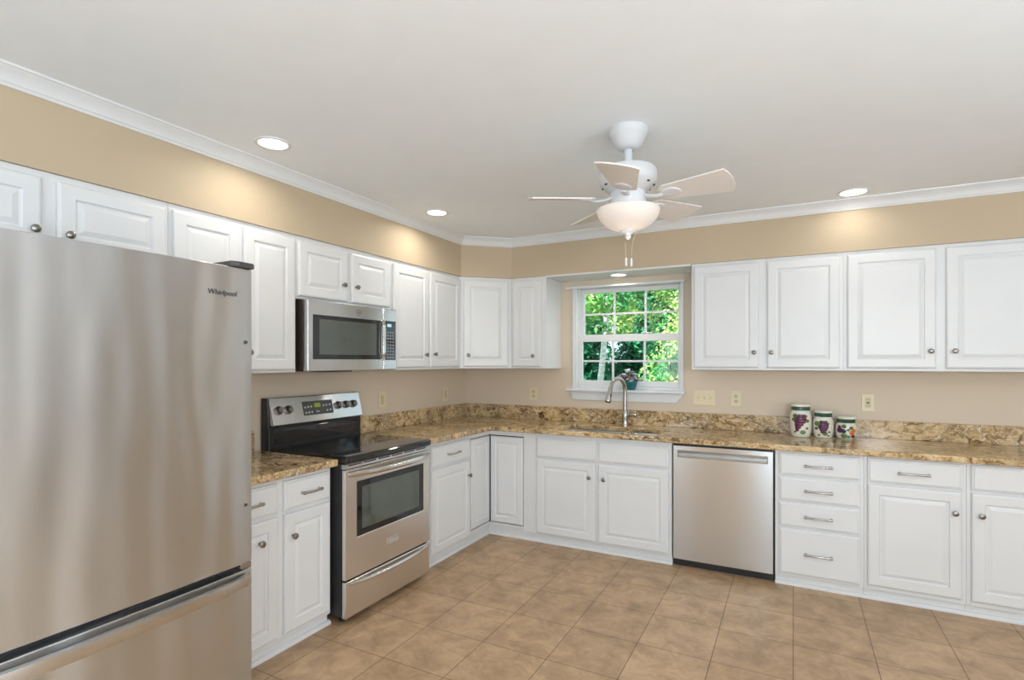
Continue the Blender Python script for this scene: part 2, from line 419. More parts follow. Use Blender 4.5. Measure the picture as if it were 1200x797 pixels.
box(bm, 2.3, 4.3, y0, y1, 2.1, CZ); box(bm, 4.3, RX+0.15, y0, y1, 0, CZ)
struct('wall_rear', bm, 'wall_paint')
# soffit above the uppers, cut across the corner
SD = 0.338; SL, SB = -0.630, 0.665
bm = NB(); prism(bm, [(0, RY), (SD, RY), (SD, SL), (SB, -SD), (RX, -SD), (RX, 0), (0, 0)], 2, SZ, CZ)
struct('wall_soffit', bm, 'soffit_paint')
# painted board under the soffit between the uppers
bm = NB(); box(bm, 0.987, 2.147, -SD-0.002, -0.001, SZ-0.014, SZ); struct('trim_3', bm, 'trim_paint', bevel=0.002)
# crown moulding following the soffit
def crown(name, path):
    prof = [(0, -0.068), (0.006, -0.068), (0.010, -0.058), (0.014, -0.055), (0.018, -0.040), (0.032, -0.022), (0.044, -0.014), (0.047, -0.010), (0.054, -0.008), (0.056, 0.0), (0, 0)]
    bm = NB(); rows = []
    n = len(path)
    for i, p in enumerate(path):
        p = Vector(p)
        d0 = (p-Vector(path[i-1])).normalized() if i else None
        d1 = (Vector(path[i+1])-p).normalized() if i < n-1 else None
        d0 = d0 or d1; d1 = d1 or d0
        n0, n1 = Vector((d0.y, -d0.x)), Vector((d1.y, -d1.x)); m = (n0+n1).normalized(); m /= max(0.3, m.dot(n0))
        rows.append([bm.verts.new((p.x+m.x*a, p.y+m.y*a, CZ+b)) for a, b in prof])
    k = len(prof)
    for a, b in zip(rows, rows[1:]):
        for i in range(k): bm.faces.new((a[i], a[(i+1) % k], b[(i+1) % k], b[i]))
    bm.faces.new(rows[0]); bm.faces.new(rows[-1][::-1])
    struct(name, bm, 'trim_paint', smooth=25)
crown('trim_1', [(SD, RY), (SD, SL), (SB, -SD), (RX, -SD)])
# shoe moulding along the cabinet toes
def shoe(name, pts_boxes, ax):
    bm = NB()
    for a0, a1 in pts_boxes:
        prof = [(XB-0.0235, 0.0), (XB-0.002, 0.0), (XB-0.002, 0.010), (XB-0.008, 0.018), (XB-0.0235, 0.022)]
        if ax == 1: prism(bm, prof, 1, a0, a1)
        else: prism(bm, [(-p, z) for p, z in prof], 0, a0, a1)
    struct(name, bm, 'trim_paint')
shoe('baseboard_left', [(-3.016, -2.305), (-1.53, -XB+0.0235)], 1)
shoe('baseboard_back', [(XB-0.002, 2.063), (2.707, 4.36)], 0)
# ---- the window over the sink
w1 = bpy.data.objects.new('window_1', None); C.objects.link(w1); w1['kind'] = 'structure'; w1.location = (WX0, 0, WZ0); w1.empty_display_size = 0.1
def wbox(bm, x0, x1, y0, y1, z0, z1): box(bm, x0-WX0, x1-WX0, y0, y1, z0-WZ0, z1-WZ0)
bm = NB(); j = 0.016
wbox(bm, WX0, WX0+j, -0.004, 0.15, WZ0, WZ1); wbox(bm, WX1-j, WX1, -0.004, 0.15, WZ0, WZ1); wbox(bm, WX0+j, WX1-j, -0.004, 0.15, WZ1-j, WZ1); wbox(bm, WX0+j, WX1-j, 0.06, 0.15, WZ0, WZ0+0.030)
for (a, b) in ((0.062, 0.068), (0.104, 0.110)):       # stops either side of the sash tracks
    wbox(bm, WX0+j, WX0+j+0.012, a, b, WZ0+0.03, WZ1-j); wbox(bm, WX1-j-0.012, WX1-j, a, b, WZ0+0.03, WZ1-j)
# narrow casing on the wall at the left and right
wbox(bm, WX0-0.014, WX0, -0.012, -0.0005, WZ0, WZ1); wbox(bm, WX1, WX1+0.010, -0.012, -0.0005, WZ0, WZ1)
build('window_frame', bm, 'trim_paint', w1, bevel=0.0015)
def sash(name, x0, x1, z0, z1, y0, y1, st, rt, rb):
    bm = NB(); wbox(bm, x0, x0+st, y0, y1, z0, z1); wbox(bm, x1-st, x1, y0, y1, z0, z1)
    wbox(bm, x0+st, x1-st, y0, y1, z0, z0+rb); wbox(bm, x0+st, x1-st, y0, y1, z1-rt, z1)
    gx0, gx1, gz0, gz1 = x0+st, x1-st, z0+rb, z1-rt; ym = (y0+y1)/2; m_ = 0.0085
    for k in (1, 2):
        c = gx0+(gx1-gx0)*k/3; wbox(bm, c-m_, c+m_, ym-0.008, ym+0.008, gz0, gz1)
    c = (gz0+gz1)/2
    for k in range(3):
        a = gx0+(gx1-gx0)*k/3+(m_ if k else 0); b = gx0+(gx1-gx0)*(k+1)/3-(m_ if k < 2 else 0)
        wbox(bm, a, b, ym-0.008, ym+0.008, c-m_, c+m_)
    o = build(name, bm, 'trim_paint', w1, bevel=0.0015)
    bm = NB(); wbox(bm, gx0, gx1, ym-0.002, ym+0.002, gz0, gz1); build('pane', bm, 'glass', o)
    return o
sash('upper_sash', WX0+0.016, WX1-0.016, 1.60, WZ1-0.017, 0.110, 0.140, 0.037, 0.036, 0.050)
lo = sash('lower_sash', WX0+0.016, WX1-0.016, WZ0+0.031, 1.655, 0.070, 0.102, 0.032, 0.062, 0.046)
bm = NB()
for x in (1.40, 1.74): wbox(bm, x-0.028, x+0.028, 0.066, 0.080, 1.656, 1.666)
build('sash_lock', bm, 'nickel', lo, bevel=0.002)
bm = NB(); box(bm, -0.062, WX1-WX0+0.022, -0.055, 0.060, -0.016, 0.006); build('window_sill', bm, 'trim_paint', w1, bevel=0.006, seg=3)
bm = NB(); prism(bm, [(-0.012, -0.090), (0.012+WX1-WX0-0.024-0.03, -0.090), (WX1-WX0+0.006, -0.016), (-0.030, -0.016)], 1, -0.018, -0.0005); build('apron', bm, 'trim_paint', w1, bevel=0.002)
# ---- unseen openings, added to light the room
def added_opening(name, x0, x1, z0, z1, axis, pos, cols, rows):
    r = bpy.data.objects.new(name, None); C.objects.link(r); r['kind'] = 'structure'
    bm = NB(); f = 0.06
    def b_(a0, a1, z0_, z1_, d0, d1, bm=bm):
        if axis == 1: box(bm, a0, a1, pos-d1, pos-d0, z0_, z1_)
        else: box(bm, pos+d0, pos+d1, a0, a1, z0_, z1_)
    b_(x0, x0+f, z0, z1, 0.02, 0.1); b_(x1-f, x1, z0, z1, 0.02, 0.1); b_(x0+f, x1-f, z0, z0+f, 0.02, 0.1); b_(x0+f, x1-f, z1-f, z1, 0.02, 0.1)
    for k in range(1, cols):
        c = x0+(x1-x0)*k/cols; b_(c-0.03, c+0.03, z0+f, z1-f, 0.03, 0.09)
    o = build('window_frame', bm, 'trim_paint', r)
    bm2 = NB(); b_(x0+f, x1-f, z0+f, z1-f, 0.075, 0.08, bm2); build('pane', bm2, 'glass', o)
added_opening('added_door_1', 2.3, 4.3, 0.0, 2.1, 1, RY, 2, 1)
added_opening('added_window_2', 0.28, 1.18, 0.85, 2.05, 1, RY, 1, 1)
added_opening('added_window_3', -4.65, -2.75, 0.8, 2.1, 0, RX, 2, 1)
d2_ = bpy.data.objects.new('added_door_2', None); C.objects.link(d2_); d2_['kind'] = 'structure'; d2_.location = (RX+0.03, -1.10, 0); d2_.rotation_euler = (0, 0, -PI/2)  # unseen white door, added to give the refrigerator a pale reflection
bm = NB()
panel(bm, 0.004, 0.846, 0.006, 2.032, [(0, 0.0), (0, 0.03), (0.01, 0.03)])
for a in (0.12, 0.47):
    for b, c in ((0.20, 0.85), (1.0, 1.55), (1.68, 1.92)): panel(bm, a, a+0.26, b, c, [(0, 0.0302), (0.012, 0.022), (0.04, 0.028)])
build('door_leaf', bm, 'trim_paint', d2_)
bm = NB()
for a, b, c, d in ((-0.07, 0.0, 0, 2.11), (0.85, 0.92, 0, 2.11), (0.0, 0.85, 2.04, 2.11)): box(bm, a, b, 0.012, 0.0295, c, d)
o_ = build('casing', bm, 'trim_paint', d2_); o_.location = (0, -0.0605, 0)
bm = NB(); ball(bm, (0.79, -0.075, 0.95), 0.028, 0.028, 0.028); build('door_knob', bm, 'nickel', d2_, smooth=60)

# ------------------------------------------------------------------ base cabinets, left run
def left_base(y0, y1, label, name='base_cabinet'):
    return thing(name, label, 'cabinet', (XB, y0, 0), LEFTROT), y1-y0
t, w = left_base(-3.016, -2.312, 'white two-door base cabinet with two drawers between the refrigerator and the range')
base_body(t, w); Y = lambda y: y+3.016
drawer(t, Y(-2.985), Y(-2.655), 0.690, 0.835); drawer(t, Y(-2.620), Y(-2.328), 0.690, 0.835, hx=Y(-2.462))
door(t, Y(-2.985), Y(-2.655), 0.085, 0.672, 'R', 0.575, kx=0.105); door(t, Y(-2.620), Y(-2.328), 0.085, 0.672, 'L', 0.560, kx=0.045)
t, w = left_base(-1.530, -0.895, 'white base cabinet with one drawer and one door just past the range')
base_body(t, w); Y = lambda y: y+1.530
drawer(t, Y(-1.420), Y(-0.918), 0.685, 0.832, hx=Y(-1.155)); door(t, Y(-1.420), Y(-0.918), 0.080, 0.668, 'R', 0.553, kx=0.030)
# corner unit with a pair of folding doors in the inside corner
t = thing('corner_base_cabinet', 'white corner base cabinet with two knobless doors meeting in the inside corner', 'cabinet', (0, 0, 0))
bm = NB(); e = 0.893; k = 0.018
zt = CT-0.0006
prism(bm, [(0.012, -0.012), (e+0.012, -0.012), (e+0.012, -XB), (e-0.0, -XB), (e-0.0, -XB+0.02), (XB-0.02, -XB+0.02), (XB-0.02, -e), (XB, -e), (XB, -e-0.0), (0.012, -e)], 2, 0.062, 0.0805)
# top rail and bottom rail in the two front planes, stiles at both ends
box(bm, XB-k, XB, -e, -XB, 0.8205, zt); box(bm, XB, e+0.012, -XB, -XB+k, 0.8205, zt); box(bm, XB-k, XB, -XB, -XB+k, 0.8205, zt)
box(bm, XB-k, XB, -e, -XB+0.0, 0.0805, 0.104); box(bm, XB, e+0.012, -XB, -XB+k, 0.0805, 0.104)
box(bm, 0.912-0.0065, 0.9048+0.0002, -XB, -XB+k, 0.104, 0.8205)
box(bm, XB-0.04, XB-0.024, -e, -XB+0.024, 0.0006, 0.062); box(bm, XB-0.024, e+0.012, -XB+0.024, -XB+0.04, 0.0006, 0.062)
build('carcass', bm, 'cabinet_paint', t)
bm = NB(); box(bm, 0.02, XB-k-0.002, -e+0.004, -e+0.01, 0.085, 0.82); box(bm, XB-0.05, XB-0.046, -e+0.012, -XB+0.046, 0.085, 0.82); box(bm, XB-0.046, e+0.005, -XB+0.046, -XB+0.05, 0.085, 0.82)
build('shade_sheet', bm, 'gap_shade', t)  # dark sheets behind the doors, so the gaps look shaded
d = build('door', panel(NB(), 0, 0.2855, 0.112, 0.814, raised_rings(0, 0.05)), 'cabinet_paint', t, loc=(XB-0.012, -0.886, 0), rot=(0, 0, PI/2))
d = build('door', panel(NB(), 0, 0.2995, 0.110, 0.812, raised_rings(0, 0.05)), 'cabinet_paint', t, loc=(XB+0.0085, -XB+0.012, 0))

# ------------------------------------------------------------------ base cabinets, back run
def back_base(x0, x1, label, name='base_cabinet'):
    return thing(name, label, 'cabinet', (x0, -XB, 0), 0.0), x1-x0
t, w = back_base(0.906, 2.060, 'white sink base cabinet with two doors and two plain false drawer fronts', 'sink_base_cabinet')
base_body(t, w); X = lambda x: x-0.906
for a, b in ((1.022, 1.504), (1.528, 2.040)): drawer(t, X(a), X(b), 0.676, 0.828, handle=False)
door(t, X(1.022), X(1.504), 0.078, 0.660, 'R', 0.556); door(t, X(1.528), X(2.040), 0.078, 0.660, 'L', 0.553, kx=0.050)
t, w = back_base(2.708, 3.186, 'white base cabinet of four stacked drawers beside the dishwasher', 'drawer_base_cabinet')
base_body(t, w); X = lambda x: x-2.708
for z0, z1 in ((0.706, 0.842), (0.545, 0.690), (0.380, 0.530), (0.080, 0.364)): drawer(t, X(2.731), X(3.166), z0, z1)
t, w = back_base(3.187, 3.668, 'white base cabinet with one drawer, door knob on the side away from the four drawers')
base_body(t, w); X = lambda x: x-3.187
drawer(t, X(3.205), X(3.648), 0.705, 0.845); door(t, X(3.205), X(3.648), 0.089, 0.690, 'R', 0.573, kx=0.034)
t, w = back_base(3.669, 4.360, 'white base cabinet at the end of the window-wall run, cut off by the picture edge')
base_body(t, w); X = lambda x: x-3.669
drawer(t, X(3.689), X(4.34), 0.708, 0.847); door(t, X(3.689), X(4.34), 0.089, 0.692, 'L', 0.573)

# ------------------------------------------------------------------ stone worktops
CTOP = 0.897; OV = 0.645
SX0, SX1, SY0, SY1, SDV = 1.175, 1.945, -0.592, -0.225, 1.700
ct = thing('countertop', 'speckled gold and brown granite worktop wrapping the corner, with sink cutout', 'countertop', (0, 0, CT))
bm = NB()
xs = [0.0005, OV, SX0, SDV-0.012, SDV+0.012, SX1, 4.385]; ys = [-1.532, -OV, SY0, SY1, -0.0005]
def ins(x, y):
    if y < -OV: return x < OV
    if SY0 < y < SY1 and (SX0 < x < SDV-0.012 or SDV+0.012 < x < SX1): return False
    return True
slab(bm, xs, ys, ins, 0, CTOP-CT); build('slab', bm, 'granite', ct, bevel=0.008, seg=3)
bm = NB(); prism(bm, [(0.0005, -1.532), (0.0205, -1.532), (0.0205, -0.0205), (4.385, -0.0205), (4.385, -0.0005), (0.0005, -0.0005)], 2, CTOP-CT, 0.158); build('backsplash', bm, 'granite', ct, bevel=0.003)
ct2 = thing('countertop', 'short granite worktop between the refrigerator and the range', 'countertop', (0, -3.016, CT))
bm = NB(); box(bm, 0.0005, OV, 0.0, 0.713, 0, CTOP-CT); build('slab', bm, 'granite', ct2, bevel=0.008, seg=3)
bm = NB(); box(bm, 0.0005, 0.0205, 0.0, 0.671, CTOP-CT, 0.158); build('backsplash', bm, 'granite', ct2, bevel=0.003)

# ------------------------------------------------------------------ sink and tap
sk = thing('kitchen_sink', 'undermount stainless double-bowl sink set in the granite under the window', 'sink', (SX0, SY0, CT-0.2))
def bowl(x0, x1, y0, y1):
    bm = NB(); zt = 0.1995; zb = 0.005; ins_ = 0.012
    def ring(i, z): return [bm.verts.new((a, b, z)) for a, b in ((x0+i, y0+i), (x1-i, y0+i), (x1-i, y1-i), (x0+i, y1-i))]
    rs = [ring(-0.004, zt), ring(0.0, zt), ring(0.004, zt-0.02), ring(ins_, zb+0.03), ring(ins_+0.03, zb), ]
    for a, b in zip(rs, rs[1:]):
        for i in range(4): bm.faces.new((a[i], a[(i+1) % 4], b[(i+1) % 4], b[i]))
    bm.faces.new(rs[-1])
    o = build('bowl', bm, 'sink_steel', sk, smooth=50)
    s = o.modifiers.new('solid', 'SOLIDIFY'); s.thickness = 0.0015
    bm = NB(); lathe(bm, [(0.045, zb+0.001), (0.043, zb+0.004), (0.03, zb+0.003), (0, zb+0.002)], 24, Matrix.Translation(((x0+x1)/2, (y0+y1)/2, 0))); build('drain', bm, 'chrome', o, smooth=40)
bowl(0.0, SDV-0.012-SX0, 0.0, SY1-SY0); bowl(SDV+0.012-SX0, SX1-SX0, 0.0, SY1-SY0)
fx, fy = 1.597, -0.128
tp = thing('faucet', 'brushed nickel pull-down gooseneck faucet standing behind the sink', 'faucet', (fx, fy, CTOP))
bm = NB(); lathe(bm, [(0.026, 0.0002), (0.026, 0.006), (0.0235, 0.010), (0.0235, 0.05), (0.0255, 0.075), (0.0235, 0.115), (0.0185, 0.125)], 24); build('base', bm, 'nickel', tp, smooth=40)
dx, dy = -0.30, -0.954; R = 0.105
pts = [(0, 0, 0.124), (0, 0, 0.20), (0, 0, 0.283)]
for i in range(1, 13):
    a = PI*i/12*0.93; r = R*(1-math.cos(a)); pts.append((dx*r, dy*r, 0.283+R*math.sin(a)))
bm = NB(); tube(bm, pts, 0.0165, 14); build('spout', bm, 'nickel', tp, smooth=40)
p1 = Vector(pts[-1]); dr = (p1-Vector(pts[-2])).normalized()
bm = NB(); tube(bm, [p1-dr*0.002, p1+dr*0.02, p1+dr*0.05, p1+dr*0.098, p1+dr*0.104], [0.0172, 0.0185, 0.020, 0.0255, 0.024], 18)
sh = build('spray_head', bm, 'nickel', tp, smooth=40)
bm = NB(); c = p1+dr*0.06+Vector((0.018, -0.006, 0.004)); ball(bm, c, 0.006, 0.008, 0.016, 0); build('spray_button', bm, 'black_plastic', sh, smooth=60)
bm = NB(); tube(bm, [p1+dr*0.104, p1+dr*0.108], 0.021, 18); build('nozzle', bm, 'black_plastic', sh)
bm = NB(); tube(bm, [(0.018, 0, 0.088), (0.045, -0.004, 0.092), (0.078, -0.010, 0.090), (0.098, -0.014, 0.088)], [0.0175, 0.0155, 0.0135, 0.011], 14); build('lever', bm, 'nickel', tp, smooth=40)

# ------------------------------------------------------------------ upper cabinets
UB = 1.362; UT = SZ-0.0008
def left_upper(y0, y1, z0, label): 
    t = thing('upper_cabinet', label, 'cabinet', (XU, y0, 0), LEFTROT); upper_body(t, y1-y0, z0, UT); return t
t = left_upper(-3.935, -3.011, 1.835, 'white short two-door upper cabinet above the refrigerator'); Y = lambda y: y+3.935
door(t, Y(-3.915), Y(-3.474), 1.852, 2.108, 'R', 1.910, kx=0.026); door(t, Y(-3.425), Y(-3.028), 1.852, 2.108, 'L', 1.908, kx=0.032)
t = left_upper(-3.010, -2.314, UB, 'white tall two-door upper cabinet between refrigerator and microwave'); Y = lambda y: y+3.010
door(t, Y(-2.995), Y(-2.669), 1.376, 2.108, 'R', 1.47); door(t, Y(-2.646), Y(-2.328), 1.376, 2.108, 'L', 1.47, kx=0.020)
t = left_upper(-2.313, -1.511, 1.779, 'white short two-door upper cabinet above the microwave'); Y = lambda y: y+2.313
door(t, Y(-2.306), Y(-1.930), 1.794, 2.108, 'R', 1.895, kx=0.044); door(t, Y(-1.893), Y(-1.530), 1.794, 2.108, 'L', 1.893, kx=0.030)
t = left_upper(-1.510, -0.636, UB, 'white tall two-door upper cabinet just past the microwave'); Y = lambda y: y+1.510
door(t, Y(-1.494), Y(-1.086), 1.378, 2.108, 'R', 1.472, kx=0.050); door(t, Y(-1.064), Y(-0.650), 1.378, 2.108, 'L', 1.478, kx=0.042)
# diagonal corner unit
A = Vector((XU, -0.632)); B = Vector((0.652, -XU)); dv = B-A; ang = math.atan2(dv.y, dv.x); wl = dv.length
t = thing('corner_upper_cabinet', 'white upper cabinet set diagonally across the corner, single door', 'cabinet', (A.x, A.y, 0), ang)
inv_ = Matrix.Rotation(-ang, 4, 'Z') @ Matrix.Translation((-A.x, -A.y, 0))
bm = NB()
pl = [(A.x, A.y), (B.x, B.y), (B.x, -0.003), (0.003, -0.003), (0.003, A.y)]
pl = [((inv_ @ Vector((p[0], p[1], 0))).x, (inv_ @ Vector((p[0], p[1], 0))).y) for p in pl]
prism(bm, pl, 2, UB, UT); build('carcass', bm, 'cabinet_paint', t, bevel=0.0012, seg=1)
door(t, 0.030, wl-0.030, 1.378, 2.108, 'L', 1.474, kx=0.038)
def back_upper(x0, x1, label):
    t = thing('upper_cabinet', label, 'cabinet', (x0, -XU, 0)); upper_body(t, x1-x0, UB, UT); return t
t = back_upper(0.653, 0.985, 'white narrow single-door upper cabinet between the corner and the window'); X = lambda x: x-0.653
door(t, X(0.673), X(0.940), 1.378, 2.108, 'R', 1.469, kx=0.062)
t = back_upper(2.149, 3.099, 'white two-door upper cabinet right beside the window'); X = lambda x: x-2.149
door(t, X(2.167), X(2.598), 1.378, 2.112, 'R', 1.485, kx=0.028); door(t, X(2.651), X(3.079), 1.378, 2.112, 'L', 1.484, kx=0.028)
t = back_upper(3.100, 4.150, 'white two-door upper cabinet second from the window, cut off by the picture edge'); X = lambda x: x-3.100
door(t, X(3.121), X(3.582), 1.380, 2.112, 'R', 1.486, kx=0.028); door(t, X(3.630), X(4.13), 1.380, 2.112, 'L', 1.485, kx=0.040)

# ------------------------------------------------------------------ refrigerator (local frame like the cabinets: front = -y)
FW, FX = 0.905, 0.930
fr = thing('refrigerator', 'stainless steel bottom-freezer refrigerator beside the short worktop', 'refrigerator', (FX, -3.023-FW, 0), LEFTROT)
bm = NB(); box(bm, 0.004, FW-0.004, 0.078, 0.78, 0.03, 1.760); build('body', bm, 'dark_plastic', fr, bevel=0.004)
bm = NB(); box(bm, 0.02, FW-0.02, 0.085, 0.12, 0.004, 0.05); build('grille', bm, 'black_plastic', fr)
for x in (0.06, FW-0.06):
    for y in (0.15, 0.7): bm = NB(); lathe(bm, [(0.02, 0.0003), (0.02, 0.03)], 14, Matrix.Translation((x, y, 0))); build('foot', bm, 'black_plastic', fr)
bm = NB(); box(bm, 0.012, FW-0.012, 0.05, 0.078, 0.06, 1.755); build('gasket', bm, 'black_plastic', fr)
def door_skin(name, z0, z1):
    """gently bowed steel door skin"""
    bm = NB(); n = 16; R_ = []
    for i in range(n+1):
        u = i/n; x = u*FW; bow = 0.010*(1-(2*u-1)**2); edge = 0.010*(max(0, abs(2*u-1)-0.965)/0.035)**2
        R_.append((x, 0.010-bow*1.0+edge))
    pts = R_+[(FW, 0.068), (0, 0.068)]
    prism(bm, pts, 2, z0, z1)
    return build(name, bm, ['fridge_steel'], fr, smooth=30, bevel=0.003)
d1 = door_skin('upper_door', 0.638, 1.785)
d2 = door_skin('freezer_drawer', 0.062, 0.613)
bm = NB()
for z in (1.499, 0.865):
    bm = NB(); lathe(bm, [(0.0065, 0), (0.006, 0.002), (0, 0.0025)], 14, Matrix.Translation((FW-0.033, 0.0095, z)) @ Matrix.Rotation(PI/2, 4, 'X')); build('screw_plug', bm, 'dark_plastic', d1)
bm = NB()
prism(bm, [(FW-0.10, 0.006), (FW-0.07, -0.006), (FW-0.012, -0.006), (FW-0.001, 0.004), (FW-0.001, 0.13), (FW-0.10, 0.13)], 2, 1.786, 1.808); build('hinge_cover', bm, 'dark_plastic', fr, bevel=0.006)
bm = NB(); box(bm, FW-0.05, FW-0.004, 0.016, 0.06, 0.615, 0.636); build('middle_hinge', bm, 'nickel', fr, bevel=0.003)
text_mesh('logo', 'Whirlpool', 0.028, 'dark_print', d1, (FW-0.193, 0.0018, 1.672), (PI/2, 0, 0.02), shear=0.15)
# freezer handle: a wide flat bowed bar
bm = NB(); rows = []
for i in range(25):
    u = -1+2*i/24; x = FW/2+u*(FW/2-0.022); y = -0.004-0.034*(1-u**4); zc = 0.575
    rows.append([bm.verts.new(p) for p in ((x, y+0.012, zc+0.024), (x, y, zc+0.020), (x, y-0.003, zc), (x, y, zc-0.020), (x, y+0.012, zc-0.024))])
for a, b in zip(rows, rows[1:]):
    for i in range(5): bm.faces.new((a[i], a[(i+1) % 5], b[(i+1) % 5], b[i]))
bm.faces.new(rows[0]); bm.faces.new(rows[-1][::-1])
build('handle', bm, 'steel', d2, smooth=35)
bm = NB(); tube(bm, [(0.045, 0.004, 0.78), (0.045, -0.045, 0.83), (0.045, -0.055, 1.1), (0.045, -0.045, 1.5), (0.045, 0.004, 1.55)], 0.013, 12); build('handle', bm, 'steel', d1, smooth=40)

# ------------------------------------------------------------------ range
RW = 0.757
rg = thing('range', 'freestanding stainless steel electric range with black glass cooktop', 'range', (0.684, -2.297, 0), LEFTROT)
D = 0.684-0.012                                 # depth to the wall
bm = NB(); box(bm, 0.002, RW-0.002, 0.030, D, 0.045, 0.868); build('body', bm, 'black_plastic', rg, bevel=0.003)
for x in (0.05, RW-0.05):
    for y in (0.07, 0.6): bm = NB(); lathe(bm, [(0.018, 0.0003), (0.018, 0.012), (0.012, 0.014), (0.012, 0.046)], 16, Matrix.Translation((x, y, 0))); build('foot', bm, 'black_plastic', rg)
# storage drawer
bm = NB(); box(bm, 0.004, RW-0.004, 0.0, 0.028, 0.034, 0.232); dw_ = build('drawer', bm, 'steel_range', rg, bevel=0.006, seg=3)
def bow_bar(x0, x1, z, out, rz, ry, sag=0.0, n=25, y0=0.004):
    bm = NB(); pts = []; rad = []
    for i in range(n):
        u = -1+2*i/(n-1); pts.append((x0+(x1-x0)*(u+1)/2, y0-out*(1-abs(u)**2.6), z-sag*(1-u*u))); rad.append(rz*(0.75+0.25*(1-u**6)))
    tube(bm, pts, rad, 14, flat=ry)
    return bm
build('handle', bow_bar(0.040, RW-0.030, 0.214, 0.030, 0.013, 0.95, 0.006), 'steel_polish', dw_, smooth=50)
# oven door
od = 0.0
bm = NB()
wx0, wx1, wz0, wz1 = 0.090, 0.690, 0.458, 0.762
vs = [(0.004, 0.242), (RW-0.004, 0.242), (RW-0.004, 0.838), (0.004, 0.838)]; hs = [(wx0, wz0), (wx1, wz0), (wx1, wz1), (wx0, wz1)]
def vv(p, y): return bm.verts.new((p[0], y, p[1]))
Of = [vv(p, 0.0) for p in vs]; Hf = [vv(p, 0.0) for p in hs]; Ob = [vv(p, 0.026) for p in vs]; Hb = [vv(p, 0.012) for p in hs]
for i in range(4):
    j = (i+1) % 4
    bm.faces.new((Of[i], Of[j], Hf[j], Hf[i])); bm.faces.new((Of[i], Ob[i], Ob[j], Of[j])); bm.faces.new((Hf[i], Hf[j], Hb[j], Hb[i]))
bm.faces.new(Ob); bm.faces.new(Hb)
dr_ = build('oven_door', bm, 'steel_range', rg, bevel=0.004, seg=3)
bm = NB(); box(bm, wx0+0.001, wx1-0.001, 0.004, 0.0115, wz0+0.001, wz1-0.001); wdw = build('window_surround', bm, 'black_glass', dr_, bevel=0.002)
bm = NB(); box(bm, wx0+0.042, wx1-0.046, 0.0018, 0.0038, wz0+0.034, wz1-0.034); build('window_glass', bm, 'oven_glass', wdw)
build('handle', bow_bar(0.020, RW-0.014, 0.812, 0.044, 0.021, 0.9, 0.004), 'steel_polish', dr_, smooth=50)
bm = NB(); box(bm, 0.338, 0.446, -0.005, -0.0003, 0.334, 0.374, 0)
for k in range(3): box(bm, 0.346, 0.438, -0.0062, -0.005, 0.343+k*0.010, 0.347+k*0.010, 1)
build('emblem', bm, ['steel_polish', 'grey_print'], dr_)
# vent trim strip with dark slots above the door
bm = NB(); box(bm, 0.004, RW-0.004, 0.003, 0.03, 0.841, 0.867)
vt = build('vent_trim', bm, 'steel', rg, bevel=0.002)
bm = NB()
for k in range(6):
    a = 0.03+k*0.117; box(bm, a, a+0.10, 0.0015, 0.0029, 0.856, 0.863)
build('vent_slots', bm, 'black_plastic', vt)
# glass cooktop with a rolled black rim
bm = NB(); box(bm, 0.0, RW, -0.016, D-0.07, 0.8685, 0.911); ck = build('cooktop', bm, 'black_glass', rg, bevel=0.014, seg=4)
for (x, y, r) in ((0.20, 0.16, 0.115), (0.56, 0.16, 0.090), (0.20, 0.44, 0.085), (0.56, 0.44, 0.105)):
    for rr in (r, r*0.62):
        n = 48; bm = NB()
        a = [bm.verts.new((x+rr*math.cos(2*PI*i/n), y+rr*math.sin(2*PI*i/n), 0.9114)) for i in range(n)]
        b = [bm.verts.new((x+(rr-0.003)*math.cos(2*PI*i/n), y+(rr-0.003)*math.sin(2*PI*i/n), 0.9114)) for i in range(n)]
        for i in range(n): bm.faces.new((a[i], a[(i+1) % n], b[(i+1) % n], b[i]))
        build('burner_ring', bm, 'burner_mark', ck)
# backguard: black glass riser and tilted steel control panel
bm = NB(); box(bm, 0.0, RW, D-0.069, D-0.0, 0.869, 1.035); prism(bm, [(D-0.115+0.05, 1.035), (D-0.05, 1.205), (D, 1.205), (D, 1.035)], 0, 0.0, 0.012); prism(bm, [(D-0.115+0.05, 1.035), (D-0.05, 1.205), (D, 1.205), (D, 1.035)], 0, RW-0.012, RW)
bgd = build('backguard', bm, 'black_plastic', rg, bevel=0.004)
bm = NB(); box(bm, 0.025, RW-0.025, D-0.0725, D-0.0695, 0.925, 1.018); build('riser_panel', bm, 'black_glass', bgd, bevel=0.001)
tilt = math.atan2(0.045, 0.172)
bm = NB(); box(bm, 0.010, RW-0.002, -0.026, 0.0, 0.0, 0.172)
pan = build('control_panel', bm, 'steel', rg, loc=(0, D-0.070, 1.034), rot=(-tilt, 0, 0), bevel=0.006, seg=3)
bm = NB(); box(bm, 0.245, 0.488, -0.0285, -0.0262, 0.043, 0.132); disp = build('display', bm, 'dark_plastic', pan, bevel=0.001)
bm = NB()
for (x, z) in [(0.262, 0.094), (0.286, 0.096), (0.310, 0.097), (0.412, 0.098), (0.436, 0.099), (0.464, 0.100), (0.262, 0.060), (0.286, 0.061), (0.310, 0.062), (0.436, 0.064), (0.464, 0.066)]:
    box(bm, x-0.006, x+0.006, -0.0292, -0.0286, z-0.006, z+0.006)
box(bm, 0.346, 0.372, -0.0292, -0.0286, 0.058, 0.064); box(bm, 0.346, 0.350, -0.0292, -0.0286, 0.064, 0.074)
build('legend', bm, 'grey_print', pan)
bm = NB(); box(bm, 0.336, 0.386, -0.0292, -0.0286, 0.090, 0.116); build('clock_readout', bm, 'green_led', pan)
